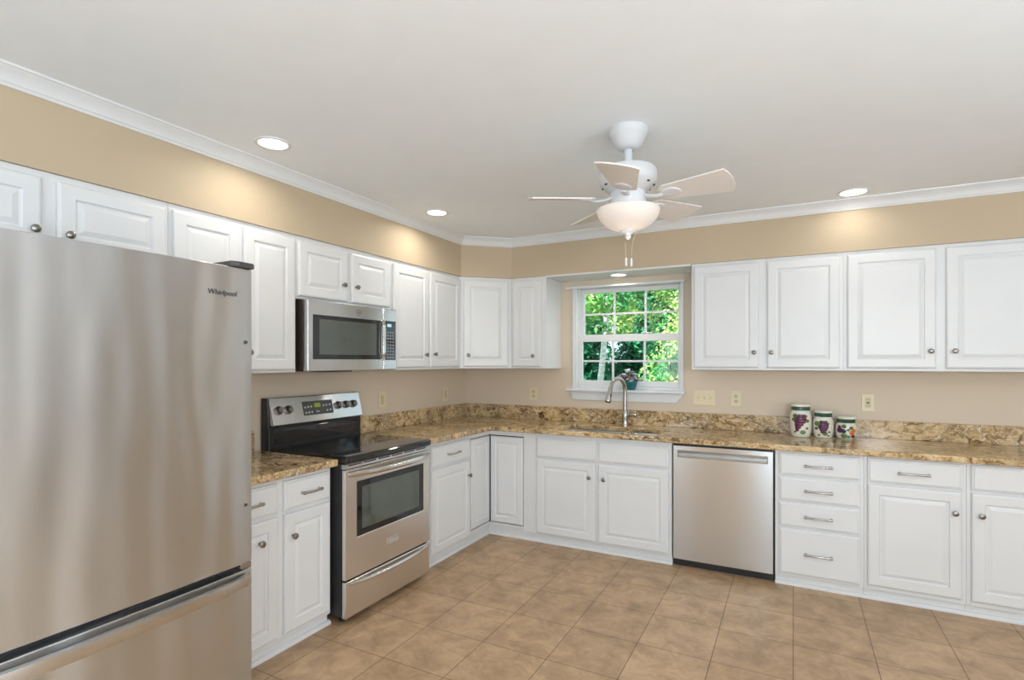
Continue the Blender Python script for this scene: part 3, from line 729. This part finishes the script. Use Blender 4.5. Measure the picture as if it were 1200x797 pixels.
for x in (0.066, 0.135, 0.538, 0.608, 0.676):
    bm = NB(); mt = Matrix.Translation((x, -0.026, 0.090)) @ Matrix.Rotation(PI/2, 4, 'X')
    lathe(bm, [(0.027, 0), (0.027, 0.005), (0.021, 0.007), (0.0195, 0.026), (0.017, 0.029), (0, 0.0295)], 24, mt)
    box(bm, x-0.0045, x+0.0045, -0.026-0.037, -0.026-0.028, 0.090-0.019, 0.090+0.019)
    build('knob', bm, 'dark_nickel', pan, smooth=40)

# ------------------------------------------------------------------ microwave
MW = 0.757; MX = 0.405
mw = thing('microwave', 'stainless steel over-the-range microwave hung under the short cabinet', 'microwave', (MX, -2.297, 1.3655), LEFTROT)
mh = 0.408
bm = NB(); box(bm, 0.0, MW, 0.042, MX-0.004, 0.012, mh); box(bm, 0.02, MW-0.02, 0.06, MX-0.02, 0.0, 0.012); build('body', bm, 'brown_black_enamel', mw, bevel=0.002)
bm = NB(); box(bm, 0.20, 0.42, 0.08, 0.20, -0.007, -0.0002); build('grease_filter', bm, 'black_plastic', mw)
bm = NB(); box(bm, 0.0, 0.624, 0.0, 0.041, 0.001, mh); md = build('door', bm, 'steel', mw, bevel=0.006, seg=3)
bm = NB(); box(bm, 0.036, 0.600, -0.0018, -0.0002, 0.070, 0.325); mg = build('window_surround', bm, 'black_glass', md, bevel=0.001)
bm = NB(); box(bm, 0.080, 0.555, -0.0028, -0.0019, 0.098, 0.300); build('window_glass', bm, 'oven_glass', mg)
bm = NB(); pts = []
rows = []
for i in range(17):
    u = -1+2*i/16; z = 0.198+u*0.135; y = -0.004-0.018*(1-u**6)
    rows.append([bm.verts.new(p) for p in ((0.602, y+0.010, z), (0.602, y, z), (0.626, y, z), (0.626, y+0.010, z))])
for a, b in zip(rows, rows[1:]):
    for i in range(4): bm.faces.new((a[i], a[(i+1) % 4], b[(i+1) % 4], b[i]))
bm.faces.new(rows[0]); bm.faces.new(rows[-1][::-1]); build('handle', bm, 'steel_polish', md, smooth=40, bevel=0.002)
bm = NB(); box(bm, 0.6255, MW, 0.0, 0.041, 0.001, mh); mc = build('control_side', bm, 'steel', mw, bevel=0.006, seg=3)
bm = NB(); box(bm, 0.642, 0.746, -0.002, -0.0002, 0.066, 0.328); kp = build('keypad', bm, 'black_glass', mc, bevel=0.001)
bm = NB(); box(bm, 0.660, 0.700, -0.003, -0.0021, 0.288, 0.308); build('clock_readout', bm, 'blue_led', kp)
bm = NB()
for r in range(9):
    for c in range(3): box(bm, 0.660+c*0.026, 0.672+c*0.026, -0.0026, -0.0021, 0.080+r*0.021, 0.086+r*0.021)
build('legend', bm, 'grey_print', kp)
bm = NB(); n = 28
for (ro, ri) in ((0.019, 0.0155),):
    a = [bm.verts.new((0.395+ro*math.cos(2*PI*i/n), -0.0006, 0.363+ro*math.sin(2*PI*i/n))) for i in range(n)]; b = [bm.verts.new((0.395+ri*math.cos(2*PI*i/n), -0.0006, 0.363+ri*math.sin(2*PI*i/n))) for i in range(n)]
    for i in range(n): bm.faces.new((a[i], a[(i+1) % n], b[(i+1) % n], b[i]))
em = build('emblem', bm, 'dark_print', md)
text_mesh('monogram', 'GE', 0.017, 'dark_print', em, (0.395, -0.0008, 0.357), (PI/2, 0, 0), 0.0002, 'CENTER', 0.2)

# ------------------------------------------------------------------ dishwasher
DWX = 2.068; DWW = 0.632
dw = thing('dishwasher', 'built-in stainless steel dishwasher between the sink cabinet and the four drawers', 'dishwasher', (DWX, -XB-0.020, 0))
bm = NB(); box(bm, -0.003, DWW+0.003, 0.052, 0.60, 0.05, CT-0.001); build('body', bm, 'black_plastic', dw)
bm = NB(); box(bm, 0.0, DWW, 0.050, 0.075, 0.0006, 0.05); build('toe_kick', bm, 'black_plastic', dw)
bm = NB(); hx0, hx1, hz0, hz1 = 0.034, DWW-0.036, 0.763, 0.808
vs = [(0.004, 0.058), (DWW-0.004, 0.058), (DWW-0.004, 0.842), (0.004, 0.842)]; hs = [(hx0, hz0), (hx1, hz0), (hx1, hz1), (hx0, hz1)]
Of = [vv(p, 0.0) for p in vs]; Hf = [vv(p, 0.0) for p in hs]; Ob = [vv(p, 0.045) for p in vs]; Hb = [vv((p[0], p[1]-(0.004 if i < 2 else -0.004)), 0.030) for i, p in enumerate(hs)]
for i in range(4):
    j = (i+1) % 4
    bm.faces.new((Of[i], Of[j], Hf[j], Hf[i])); bm.faces.new((Of[i], Ob[i], Ob[j], Of[j])); bm.faces.new((Hf[i], Hf[j], Hb[j], Hb[i]))
bm.faces.new(Ob); bm.faces.new(Hb)
dd = build('door', bm, 'steel', dw, bevel=0.003)
bm = NB(); prism(bm, [(0.0015, hz0+0.002), (0.0015, hz0+0.006), (0.0285, hz0+0.030), (0.0285, hz0+0.002)], 0, hx0+0.002, hx1-0.002); build('pocket_handle', bm, 'steel_polish', dd)
bm = NB(); box(bm, hx0-0.002, hx1+0.002, 0.0288, 0.0295, hz0-0.002, hz1+0.002); build('pocket_back', bm, 'dark_nickel', dd)

# ------------------------------------------------------------------ outlets and switches
def plate(name, label, cat, loc, rotz, w=0.074, h=0.118, kind='outlet', n=1, group=None):
    t = thing(name, label, cat, loc, rotz, group)
    bm = NB(); box(bm, -w/2, w/2, -0.006, -0.0005, -h/2, h/2); build('plate', bm, 'ivory_plastic', t, bevel=0.003)
    if kind == 'outlet':
        for s in (-1, 1):
            bm = NB(); lathe(bm, [(0.0165, 0), (0.0165, 0.0015), (0, 0.0016)], 20, Matrix.Translation((0, -0.006, s*0.0195)) @ Matrix.Rotation(PI/2, 4, 'X'), sx=1.0, sy=0.85)
            soc = build('socket', bm, 'ivory_dark', t)
            bm = NB()
            for x in (-0.006, 0.006): box(bm, x-0.0011, x+0.0011, -0.0081, -0.0076, s*0.0195+0.001, s*0.0195+0.009)
            ball(bm, (0, -0.0078, s*0.0195-0.007), 0.0022, 0.0005, 0.0022); build('slots', bm, 'brown_slot', soc)
    elif kind == 'gfci':
        bm = NB(); box(bm, -0.017, 0.017, -0.0085, -0.006, -0.034, 0.034); soc = build('socket', bm, 'ivory_dark', t, bevel=0.001)
        bm = NB()
        for s in (-1, 1):
            for x in (-0.006, 0.006): box(bm, x-0.0012, x+0.0012, -0.0092, -0.0086, s*0.022-0.004, s*0.022+0.005)
        box(bm, -0.008, 0.008, -0.0096, -0.0086, -0.0065, -0.001); box(bm, -0.008, 0.008, -0.0096, -0.0086, 0.001, 0.0065); build('buttons', bm, 'brown_slot', soc)
    elif kind == 'rocker':
        bm = NB(); box(bm, -0.018, 0.018, -0.009, -0.006, -0.035, 0.035); build('rocker', bm, 'ivory_dark', t, bevel=0.002)
    elif kind == 'toggle':
        for k in range(n):
            x = (k-(n-1)/2)*0.046
            bm = NB(); box(bm, x-0.005, x+0.005, -0.0075, -0.006, -0.012, 0.012); box(bm, x-0.0035, x+0.0035, -0.018, -0.0075, -0.001, 0.008); build('toggle', bm, 'ivory_dark', t, bevel=0.001)
    return t
plate('wall_switch', 'ivory single rocker switch plate on the side wall close to the range', 'switch', (0.0, -1.226, 1.126), LEFTROT, 0.078, 0.124, 'rocker')
plate('wall_switch', 'ivory single rocker switch plate on the side wall near the corner', 'switch', (0.0, -0.379, 1.122), LEFTROT, 0.078, 0.122, 'rocker')
plate('wall_outlet', 'ivory duplex outlet between the corner and the window', 'outlet', (0.714, 0.0, 1.126), 0, 0.080, 0.122)
plate('wall_switch', 'wide ivory three-toggle switch plate just past the window', 'switch', (2.192, 0.0, 1.136), 0, 0.170, 0.116, 'toggle', 3)
plate('wall_outlet', 'ivory duplex outlet next to the three-toggle switch plate', 'outlet', (2.423, 0.0, 1.136), 0, 0.076, 0.116)
plate('wall_outlet', 'ivory outlet with dark buttons above and beyond the shortest fruit canister', 'outlet', (3.268, 0.0, 1.137), 0, 0.076, 0.118, 'gfci')

# ------------------------------------------------------------------ canisters
def canister(x, y, r, h, label, fruit):
    t = thing('canister', label, 'canister', (x, y, CTOP), 0, 'fruit-painted ceramic canisters')
    hb = h-0.044
    prof = [(r*0.80, 0.0004), (r*0.86, 0.004), (r*0.95, hb*0.25), (r*1.0, hb*0.55), (r*0.97, hb*0.82), (r*0.84, hb*0.95), (r*0.80, hb)]
    def rad(z):
        for (r0, z0), (r1, z1) in zip(prof, prof[1:]):
            if z0 <= z <= z1: return r0+(r1-r0)*(z-z0)/(z1-z0)
        return r*0.9
    bm = NB(); lathe(bm, prof, 32, None, 0)
    vd = math.atan2(cam.location.y-y, cam.location.x-x)
    def dab(da, z, s, mi, sz=None):
        a = vd+da/r; rr = rad(z); n = Vector((math.cos(a), math.sin(a), 0))
        m = Matrix.Rotation(a, 4, 'Z')
        ball(bm, (n.x*rr, n.y*rr, z), 0.003, s*1.25, (sz or s)*1.25, mi, 10, 6, m)
    rnd = random.Random(int(r*9999))
    if fruit == 'grapes':
        for row, cnt in enumerate((3, 4, 4, 3, 2, 1)):
            for c in range(cnt): dab((c-(cnt-1)/2)*0.0165+0.008-row*0.006, hb*0.80-row*0.0190, 0.0105, 1 if (row+c) % 3 else 2)
        for (a, z, s) in ((-0.028, 0.80, 0.012), (-0.036, 0.66, 0.010), (0.036, 0.62, 0.009), (0.012, 0.20, 0.012), (0.034, 0.34, 0.007), (-0.03, 0.20, 0.006), (0.03, 0.80, 0.006)): dab(a*1.25, hb*z, s*1.25, 3, s*1.0)
    elif fruit == 'plum grapes':
        for row, cnt in enumerate((3, 4, 4, 3, 2)):
            for c in range(cnt): dab((c-(cnt-1)/2)*0.0145+0.002, hb*0.76-row*0.0165, 0.0095, 1 if (row+c) % 2 else 2)
        for (a, z, s) in ((-0.034, 0.68, 0.014), (-0.040, 0.45, 0.009), (0.012, 0.22, 0.011), (0.036, 0.30, 0.006), (-0.025, 0.15, 0.006), (0.03, 0.70, 0.005), (0.034, 0.12, 0.005)): dab(a*1.1, hb*z, s*1.25, 3, s*1.0)
    else:
        for (a, z, s, mi) in ((-0.036, 0.55, 0.015, 2), (-0.014, 0.50, 0.012, 2), (-0.040, 0.75, 0.009, 1), (-0.012, 0.22, 0.014, 3), (-0.012, 0.80, 0.011, 3), (0.014, 0.18, 0.009, 3), (0.012, 0.58, 0.007, 3), (0.034, 0.42, 0.013, 4), (0.048, 0.55, 0.010, 4), (0.044, 0.20, 0.010, 1), (0.03, 0.70, 0.010, 3)): dab(a*1.05, hb*z, s*1.15, mi, s*1.0)
    build('jar', bm, ['ceramic', 'grape_purple', 'grape_dark', 'leaf_glaze', 'orange_glaze'], t, smooth=50)
    bm = NB(); lathe(bm, [(r*0.82, hb+0.0002), (r*0.855, hb+0.003), (r*0.855, hb+0.023), (r*0.82, hb+0.025)], 32); bd = build('green_band', bm, 'ceramic_green', t, smooth=40)
    bm = NB(); lathe(bm, [(r*0.82, hb+0.0252), (r*0.90, hb+0.027), (r*0.905, hb+0.036), (r*0.84, hb+0.042), (r*0.5, hb+0.0435), (0, hb+0.044)], 32); build('lid', bm, 'ceramic', t, smooth=40)
canister(2.856, -0.150, 0.0700, 0.228, 'tallest ceramic canister, bunch of red grapes and a green band', 'grapes')
canister(2.994, -0.132, 0.0645, 0.188, 'middle-sized ceramic canister painted with a purple grape bunch', 'plum grapes')
canister(3.131, -0.116, 0.0650, 0.152, 'shortest ceramic canister painted with dark plums and orange fruit', 'plums')

# ------------------------------------------------------------------ potted plant on the sill
pp = thing('potted_plant', 'small teal pot of silver and purple leaves on the window sill', 'plant', (1.600, 0.002, WZ0+0.0065))
bm = NB(); lathe(bm, [(0.040, 0.0), (0.044, 0.006), (0.060, 0.050), (0.063, 0.064), (0.066, 0.066), (0.066, 0.076), (0.058, 0.076), (0.054, 0.062), (0, 0.062)], 28); pt_ = build('pot', bm, 'teal_pot', pp, smooth=40)
bm = NB(); lathe(bm, [(0.053, 0.0625), (0.02, 0.068), (0, 0.069)], 20); build('soil', bm, 'soil', pp, smooth=60)
bm = NB(); rnd = random.Random(3)
for i in range(64):
    a = rnd.uniform(0, 2*PI); rr = rnd.uniform(0.015, 0.095); z = 0.082+rnd.uniform(0.0, 0.085)*(1.25-rr/0.1)
    cx_, cy_ = rr*math.cos(a)*1.15, rr*math.sin(a)*0.5
    m = Matrix.Rotation(a, 4, 'Z') @ Matrix.Rotation(rnd.uniform(-0.2, 0.7), 4, 'Y') @ Matrix.Rotation(rnd.uniform(-0.5, 0.5), 4, 'X')
    s = rnd.uniform(0.013, 0.022); ball(bm, (cx_, cy_, z), s*1.2, s*0.9, 0.0025, rnd.choice((0, 1, 1)), 8, 4, m)
    tube(bm, [(cx_*0.2, cy_*0.2, 0.064), (cx_*0.7, cy_*0.7, z*0.92), (cx_, cy_, z)], 0.0014, 5, 0)
build('foliage', bm, ['violet_leaf', 'silver_leaf'], pp, smooth=60)

# ------------------------------------------------------------------ curtain rod over the window
rd = thing('curtain_rod', 'slim white flat curtain rod mounted above the window', 'curtain rod', (1.040, -0.0005, 2.062))
bm = NB(); box(bm, 0.0, 1.012, -0.040, -0.030, -0.008, 0.010); build('rod', bm, 'trim_paint', rd, bevel=0.003)
for x in (0.0, 1.000):
    bm = NB(); box(bm, x, x+0.012, -0.0295, 0.0, -0.008, 0.010); build('bracket', bm, 'trim_paint', rd, bevel=0.002)

# ------------------------------------------------------------------ recessed lamps
def can_light(x, y, z, r, watts, label, col=(1.0, 0.95, 0.86)):
    t = thing('recessed_light', label, 'ceiling light', (x, y, z), 0, 'recessed downlights')
    bm = NB(); n = 40; rows = []
    for (rr, zz) in ((r+0.016, -0.0004), (r+0.014, -0.005), (r, -0.006), (r-0.004, -0.002)):
        rows.append([bm.verts.new((rr*math.cos(2*PI*i/n), rr*math.sin(2*PI*i/n), zz)) for i in range(n)])
    for a, b in zip(rows, rows[1:]):
        for i in range(n): bm.faces.new((a[i], a[(i+1) % n], b[(i+1) % n], b[i]))
    build('trim_ring', bm, 'trim_paint', t, smooth=40)
    bm = NB(); lathe(bm, [(r-0.004, -0.0006), (r-0.004, -0.0025), (0, -0.003)], n); build('lens', bm, 'lamp_lens', t)
    l = bpy.data.lights.new('downlight', 'AREA'); l.shape = 'DISK'; l.size = r*1.7; l.spread = math.radians(155); l.energy = watts; l.color = col
    o = bpy.data.objects.new('downlight', l); C.objects.link(o); o.parent = t; o.location = (0, 0, -0.012)
can_light(0.604, -2.682, CZ, 0.068, 2.6, 'recessed ceiling light above the refrigerator and short worktop')
can_light(0.594, -1.334, CZ, 0.068, 3.6, 'recessed ceiling light in front of the microwave soffit')
can_light(3.139, -0.520, CZ, 0.074, 1.0, 'recessed ceiling light above the run of drawers')
can_light(1.560, -0.190, SZ-0.014, 0.062, 2.0, 'recessed light in the white board over the window')
can_light(4.1, -2.7, CZ, 0.068, 1.8, 'added recessed fill light above the open floor, out of view')  # this downlight and the next are added, unseen, to light the room
can_light(3.4, -5.2, CZ, 0.068, 1.8, 'added recessed fill light behind the camera, out of view')

pl_ = thing('added_pendant', 'added white pendant as fill light behind the camera, out of view', 'pendant lamp', (3.9, -5.0, CZ))  # invented pendant out of view, frontal fill for walls under the uppers
bm = NB(); lathe(bm, [(0.06, -0.0004), (0.06, -0.012), (0.02, -0.025), (0.006, -0.03)], 24); build('canopy', bm, 'nickel', pl_, smooth=40)
bm = NB(); tube(bm, [(0, 0, -0.03), (0, 0, -0.55)], 0.004, 8); build('cord', bm, 'black_plastic', pl_)
bm = NB(); lathe(bm, [(0.02, -0.545), (0.06, -0.56), (0.14, -0.61), (0.19, -0.68), (0.192, -0.70), (0.186, -0.70), (0.135, -0.615), (0.055, -0.568), (0.02, -0.553)], 36); build('lamp_shade', bm, 'bowl_glass', pl_, smooth=40)
bm = NB(); ball(bm, (0, 0, -0.64), 0.032, 0.032, 0.042); build('bulb', bm, 'lamp_lens', pl_, smooth=60)
l = bpy.data.lights.new('pendant_fill', 'POINT'); l.energy = 110; l.shadow_soft_size = 0.12; l.color = (1.0, 0.97, 0.95)
o = bpy.data.objects.new('pendant_fill', l); C.objects.link(o); o.parent = pl_; o.location = (0, 0, -0.85)

# ------------------------------------------------------------------ ceiling fan
fan = thing('ceiling_fan', 'white five-blade ceiling fan with a lit frosted glass bowl', 'ceiling fan', (2.152, -2.045, CZ))
bm = NB(); lathe(bm, [(0.088, -0.0004), (0.088, -0.022), (0.084, -0.030), (0.080, -0.034), (0.068, -0.062), (0.050, -0.084), (0.040, -0.090), (0.030, -0.092)], 36); build('canopy', bm, 'fan_white', fan, smooth=35)
bm = NB(); lathe(bm, [(0.018, -0.0925), (0.018, -0.150), (0.028, -0.152), (0.030, -0.166)], 20); build('downrod', bm, 'fan_white', fan, smooth=35)
bm = NB(); lathe(bm, [(0.032, -0.1665), (0.090, -0.170), (0.120, -0.182), (0.128, -0.200), (0.128, -0.235), (0.122, -0.250), (0.100, -0.268), (0.082, -0.284)], 40); mo = build('motor_housing', bm, 'fan_white', fan, smooth=35)
bm = NB()
for k in range(10):
    a = 2*PI*k/10+0.2
    ball(bm, (0.113*math.cos(a), 0.113*math.sin(a), -0.2585), 0.006, 0.010, 0.004, 0, 8, 4, Matrix.Rotation(a, 4, 'Z'))
build('vent_holes', bm, 'black_plastic', mo)
bm = NB(); lathe(bm, [(0.080, -0.2845), (0.080, -0.330), (0.074, -0.345), (0.070, -0.3585)], 32); build('switch_housing', bm, 'fan_white', fan, smooth=35)
bm = NB(); lathe(bm, [(0.128, -0.359), (0.138, -0.360), (0.140, -0.366), (0.137, -0.380), (0.127, -0.402), (0.108, -0.424), (0.080, -0.441), (0.048, -0.452), (0.020, -0.456), (0, -0.457)], 40); build('glass_bowl', bm, 'bowl_glass', fan, smooth=50)
bm = NB(); lathe(bm, [(0.036, -0.4535), (0.032, -0.462), (0.016, -0.468), (0.011, -0.478), (0.013, -0.484), (0.006, -0.494), (0, -0.497)], 20); build('finial', bm, 'fan_white', fan, smooth=35)
ZB = -0.312; PITCH = math.radians(-14)
for k in range(5):
    a = math.radians(68-4)+k*2*PI/5
    bm = NB(); up_ = []; n = 14; r0, r1 = 0.170, 0.452
    for i in range(n+1):
        u = i/n; hw = 0.054+0.032*u
        up_.append((r0+(r1-r0-0.018)*u, hw))
    tip = []
    for i in range(1, 8):
        b_ = PI/2-PI*i/8; tip.append((r1-0.024+0.024*math.cos(b_)*1.0, math.sin(b_)*0.084))
    root = [(r0-0.02, -0.030), (r0-0.026, 0.0), (r0-0.02, 0.030)]
    out = up_+[(x, y) for x, y in tip]+[(x, -y) for x, y in up_[::-1]]+root
    prism(bm, out, 2, -0.003, 0.003)
    bl = build('blade', bm, 'blade_white', fan, loc=(0, 0, ZB), rot=(0, 0, 0))
    bl.rotation_mode = 'XYZ'; bl.matrix_local = Matrix.Translation((0, 0, ZB)) @ Matrix.Rotation(a, 4, 'Z') @ Matrix.Rotation(PITCH, 4, 'X')
    bm = NB()
    tube(bm, [(0.072, 0, 0.004), (0.100, 0, -0.006), (0.135, 0, -0.012), (0.165, 0, -0.010)], [0.018, 0.015, 0.014, 0.016], 10, flat=0.5)
    lathe(bm, [(0.036, -0.0032), (0.034, -0.008), (0.022, -0.011), (0.012, -0.010), (0, -0.010)], 24, Matrix.Translation((0.195, 0, 0)), 0, 1.25, 1.0)
    build('blade_iron', bm, 'fan_white', bl, smooth=40)
for (dx_, dy_, zl) in ((-0.012, 0.010, -0.575), (0.014, 0.004, -0.580)):
    bm = NB(); tube(bm, [(dx_*3, dy_*3-0.0, -0.445), (dx_*1.4, dy_*1.4, -0.50), (dx_, dy_, zl)], 0.0007, 6)
    ch = build('pull_chain', bm, 'nickel', fan)
    bm = NB(); lathe(bm, [(0.002, 0.0), (0.005, -0.003), (0.0055, -0.033), (0.0035, -0.037), (0, -0.037)], 12, Matrix.Translation((dx_, dy_, zl))); build('fob', bm, 'fan_white', ch, smooth=40)
l = bpy.data.lights.new('fan_bulb', 'POINT'); l.energy = 0.5; l.shadow_soft_size = 0.1; l.color = (1.0, 0.86, 0.72)
o = bpy.data.objects.new('fan_bulb', l); C.objects.link(o); o.parent = fan; o.location = (0, 0, -0.53)

# ------------------------------------------------------------------ garden beyond the window
bm = NB(); box(bm, -16, 12, 0.2, 26, -0.55, -0.45); o = build('ground_lawn', bm, 'lawn'); o['kind'] = 'structure'
def tree(name, label, x, y, h, crown, leaf, n, bark='bark', r=0.10, lean=0.0, leaf_s=0.09, seed=1, group='trees beyond the window'):
    t = thing(name, label, 'tree', (x, y, -0.45), 0, group)
    rnd = random.Random(seed)
    bm = NB(); pts = []; rad = []
    for i in range(9):
        u = i/8; pts.append((lean*u*h+0.06*math.sin(u*5+seed), 0.05*math.cos(u*4+seed), u*h)); rad.append(r*(1-0.65*u))
    tube(bm, pts, rad, 10)
    blobs = []
    for (bx, by, bz, br) in crown:
        blobs.append((Vector((bx, by, bz)), br))
        i = min(range(9), key=lambda q: abs(pts[q][2]-(bz-br*0.5)))
        p = Vector(pts[i]); q = Vector((bx, by, bz)); tube(bm, [p, p.lerp(q, 0.5)+Vector((0, 0, -0.08)), q], [rad[i]*0.4, rad[i]*0.25, 0.012], 6)
    build('trunk', bm, bark, t, smooth=50)
    bm = NB(); tot = sum(b[1]**2 for b in blobs)
    for c, br in blobs:
        for _ in range(int(n*br*br/tot)):
            d = Vector((rnd.gauss(0, 1), rnd.gauss(0, 1), rnd.gauss(0, 1))).normalized()
            p = c+d*br*(rnd.random()**0.45)
            if mnoise.noise(p*2.2/ max(0.5, 1.0)+Vector((seed, 0, 0))) < (-0.5 if seed >= 20 else -0.18): continue
            nrm = (d*0.6+Vector((rnd.gauss(0, .6), rnd.gauss(0, .6)-0.3, rnd.gauss(0, .6)+0.6))).normalized()
            u = nrm.orthogonal().normalized(); u = Matrix.Rotation(rnd.uniform(0, 6.28), 3, nrm) @ u; v = nrm.cross(u)
            s = leaf_s*rnd.uniform(0.6, 1.3)
            q = [p-u*s, p-u*s*0.2+v*s*0.48-nrm*s*0.1, p+u*s, p-u*s*0.2-v*s*0.48-nrm*s*0.1]
            bm.faces.new([bm.verts.new(k) for k in q])
    build('foliage', bm, leaf, t)
    return t
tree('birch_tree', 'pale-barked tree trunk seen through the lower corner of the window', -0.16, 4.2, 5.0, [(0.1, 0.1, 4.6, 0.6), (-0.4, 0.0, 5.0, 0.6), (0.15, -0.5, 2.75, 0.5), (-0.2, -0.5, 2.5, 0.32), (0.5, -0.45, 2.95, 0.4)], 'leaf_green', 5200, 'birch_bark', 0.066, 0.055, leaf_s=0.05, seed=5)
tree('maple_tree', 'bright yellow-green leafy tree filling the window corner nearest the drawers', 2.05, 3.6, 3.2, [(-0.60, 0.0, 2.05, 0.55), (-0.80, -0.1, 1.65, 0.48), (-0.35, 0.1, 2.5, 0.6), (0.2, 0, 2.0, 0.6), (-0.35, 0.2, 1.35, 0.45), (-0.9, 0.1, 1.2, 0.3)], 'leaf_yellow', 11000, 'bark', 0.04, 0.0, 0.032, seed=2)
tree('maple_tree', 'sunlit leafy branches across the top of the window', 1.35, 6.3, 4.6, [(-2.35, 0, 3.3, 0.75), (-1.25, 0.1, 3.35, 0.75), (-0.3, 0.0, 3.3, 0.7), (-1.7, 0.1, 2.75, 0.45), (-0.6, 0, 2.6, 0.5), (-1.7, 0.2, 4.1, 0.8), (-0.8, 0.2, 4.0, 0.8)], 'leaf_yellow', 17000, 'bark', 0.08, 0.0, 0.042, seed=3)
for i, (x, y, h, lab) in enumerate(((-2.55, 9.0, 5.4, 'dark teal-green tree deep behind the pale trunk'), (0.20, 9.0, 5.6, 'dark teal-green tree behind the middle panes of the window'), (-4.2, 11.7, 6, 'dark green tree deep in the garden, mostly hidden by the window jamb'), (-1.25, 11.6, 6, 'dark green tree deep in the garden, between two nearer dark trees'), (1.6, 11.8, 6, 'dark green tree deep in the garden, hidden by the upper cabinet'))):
    cr = []; rn = random.Random(40+i)
    for k in range(10): cr.append((rn.uniform(-0.45, 0.45), rn.uniform(-0.4, 0.4), 0.7+k*0.42+rn.uniform(-0.1, 0.1), rn.uniform(0.80, 0.90)))
    tree('background_tree', lab, x, y, h, cr, 'leaf_teal', 20000, 'bark', 0.14, 0.0, 0.085, seed=20+i)
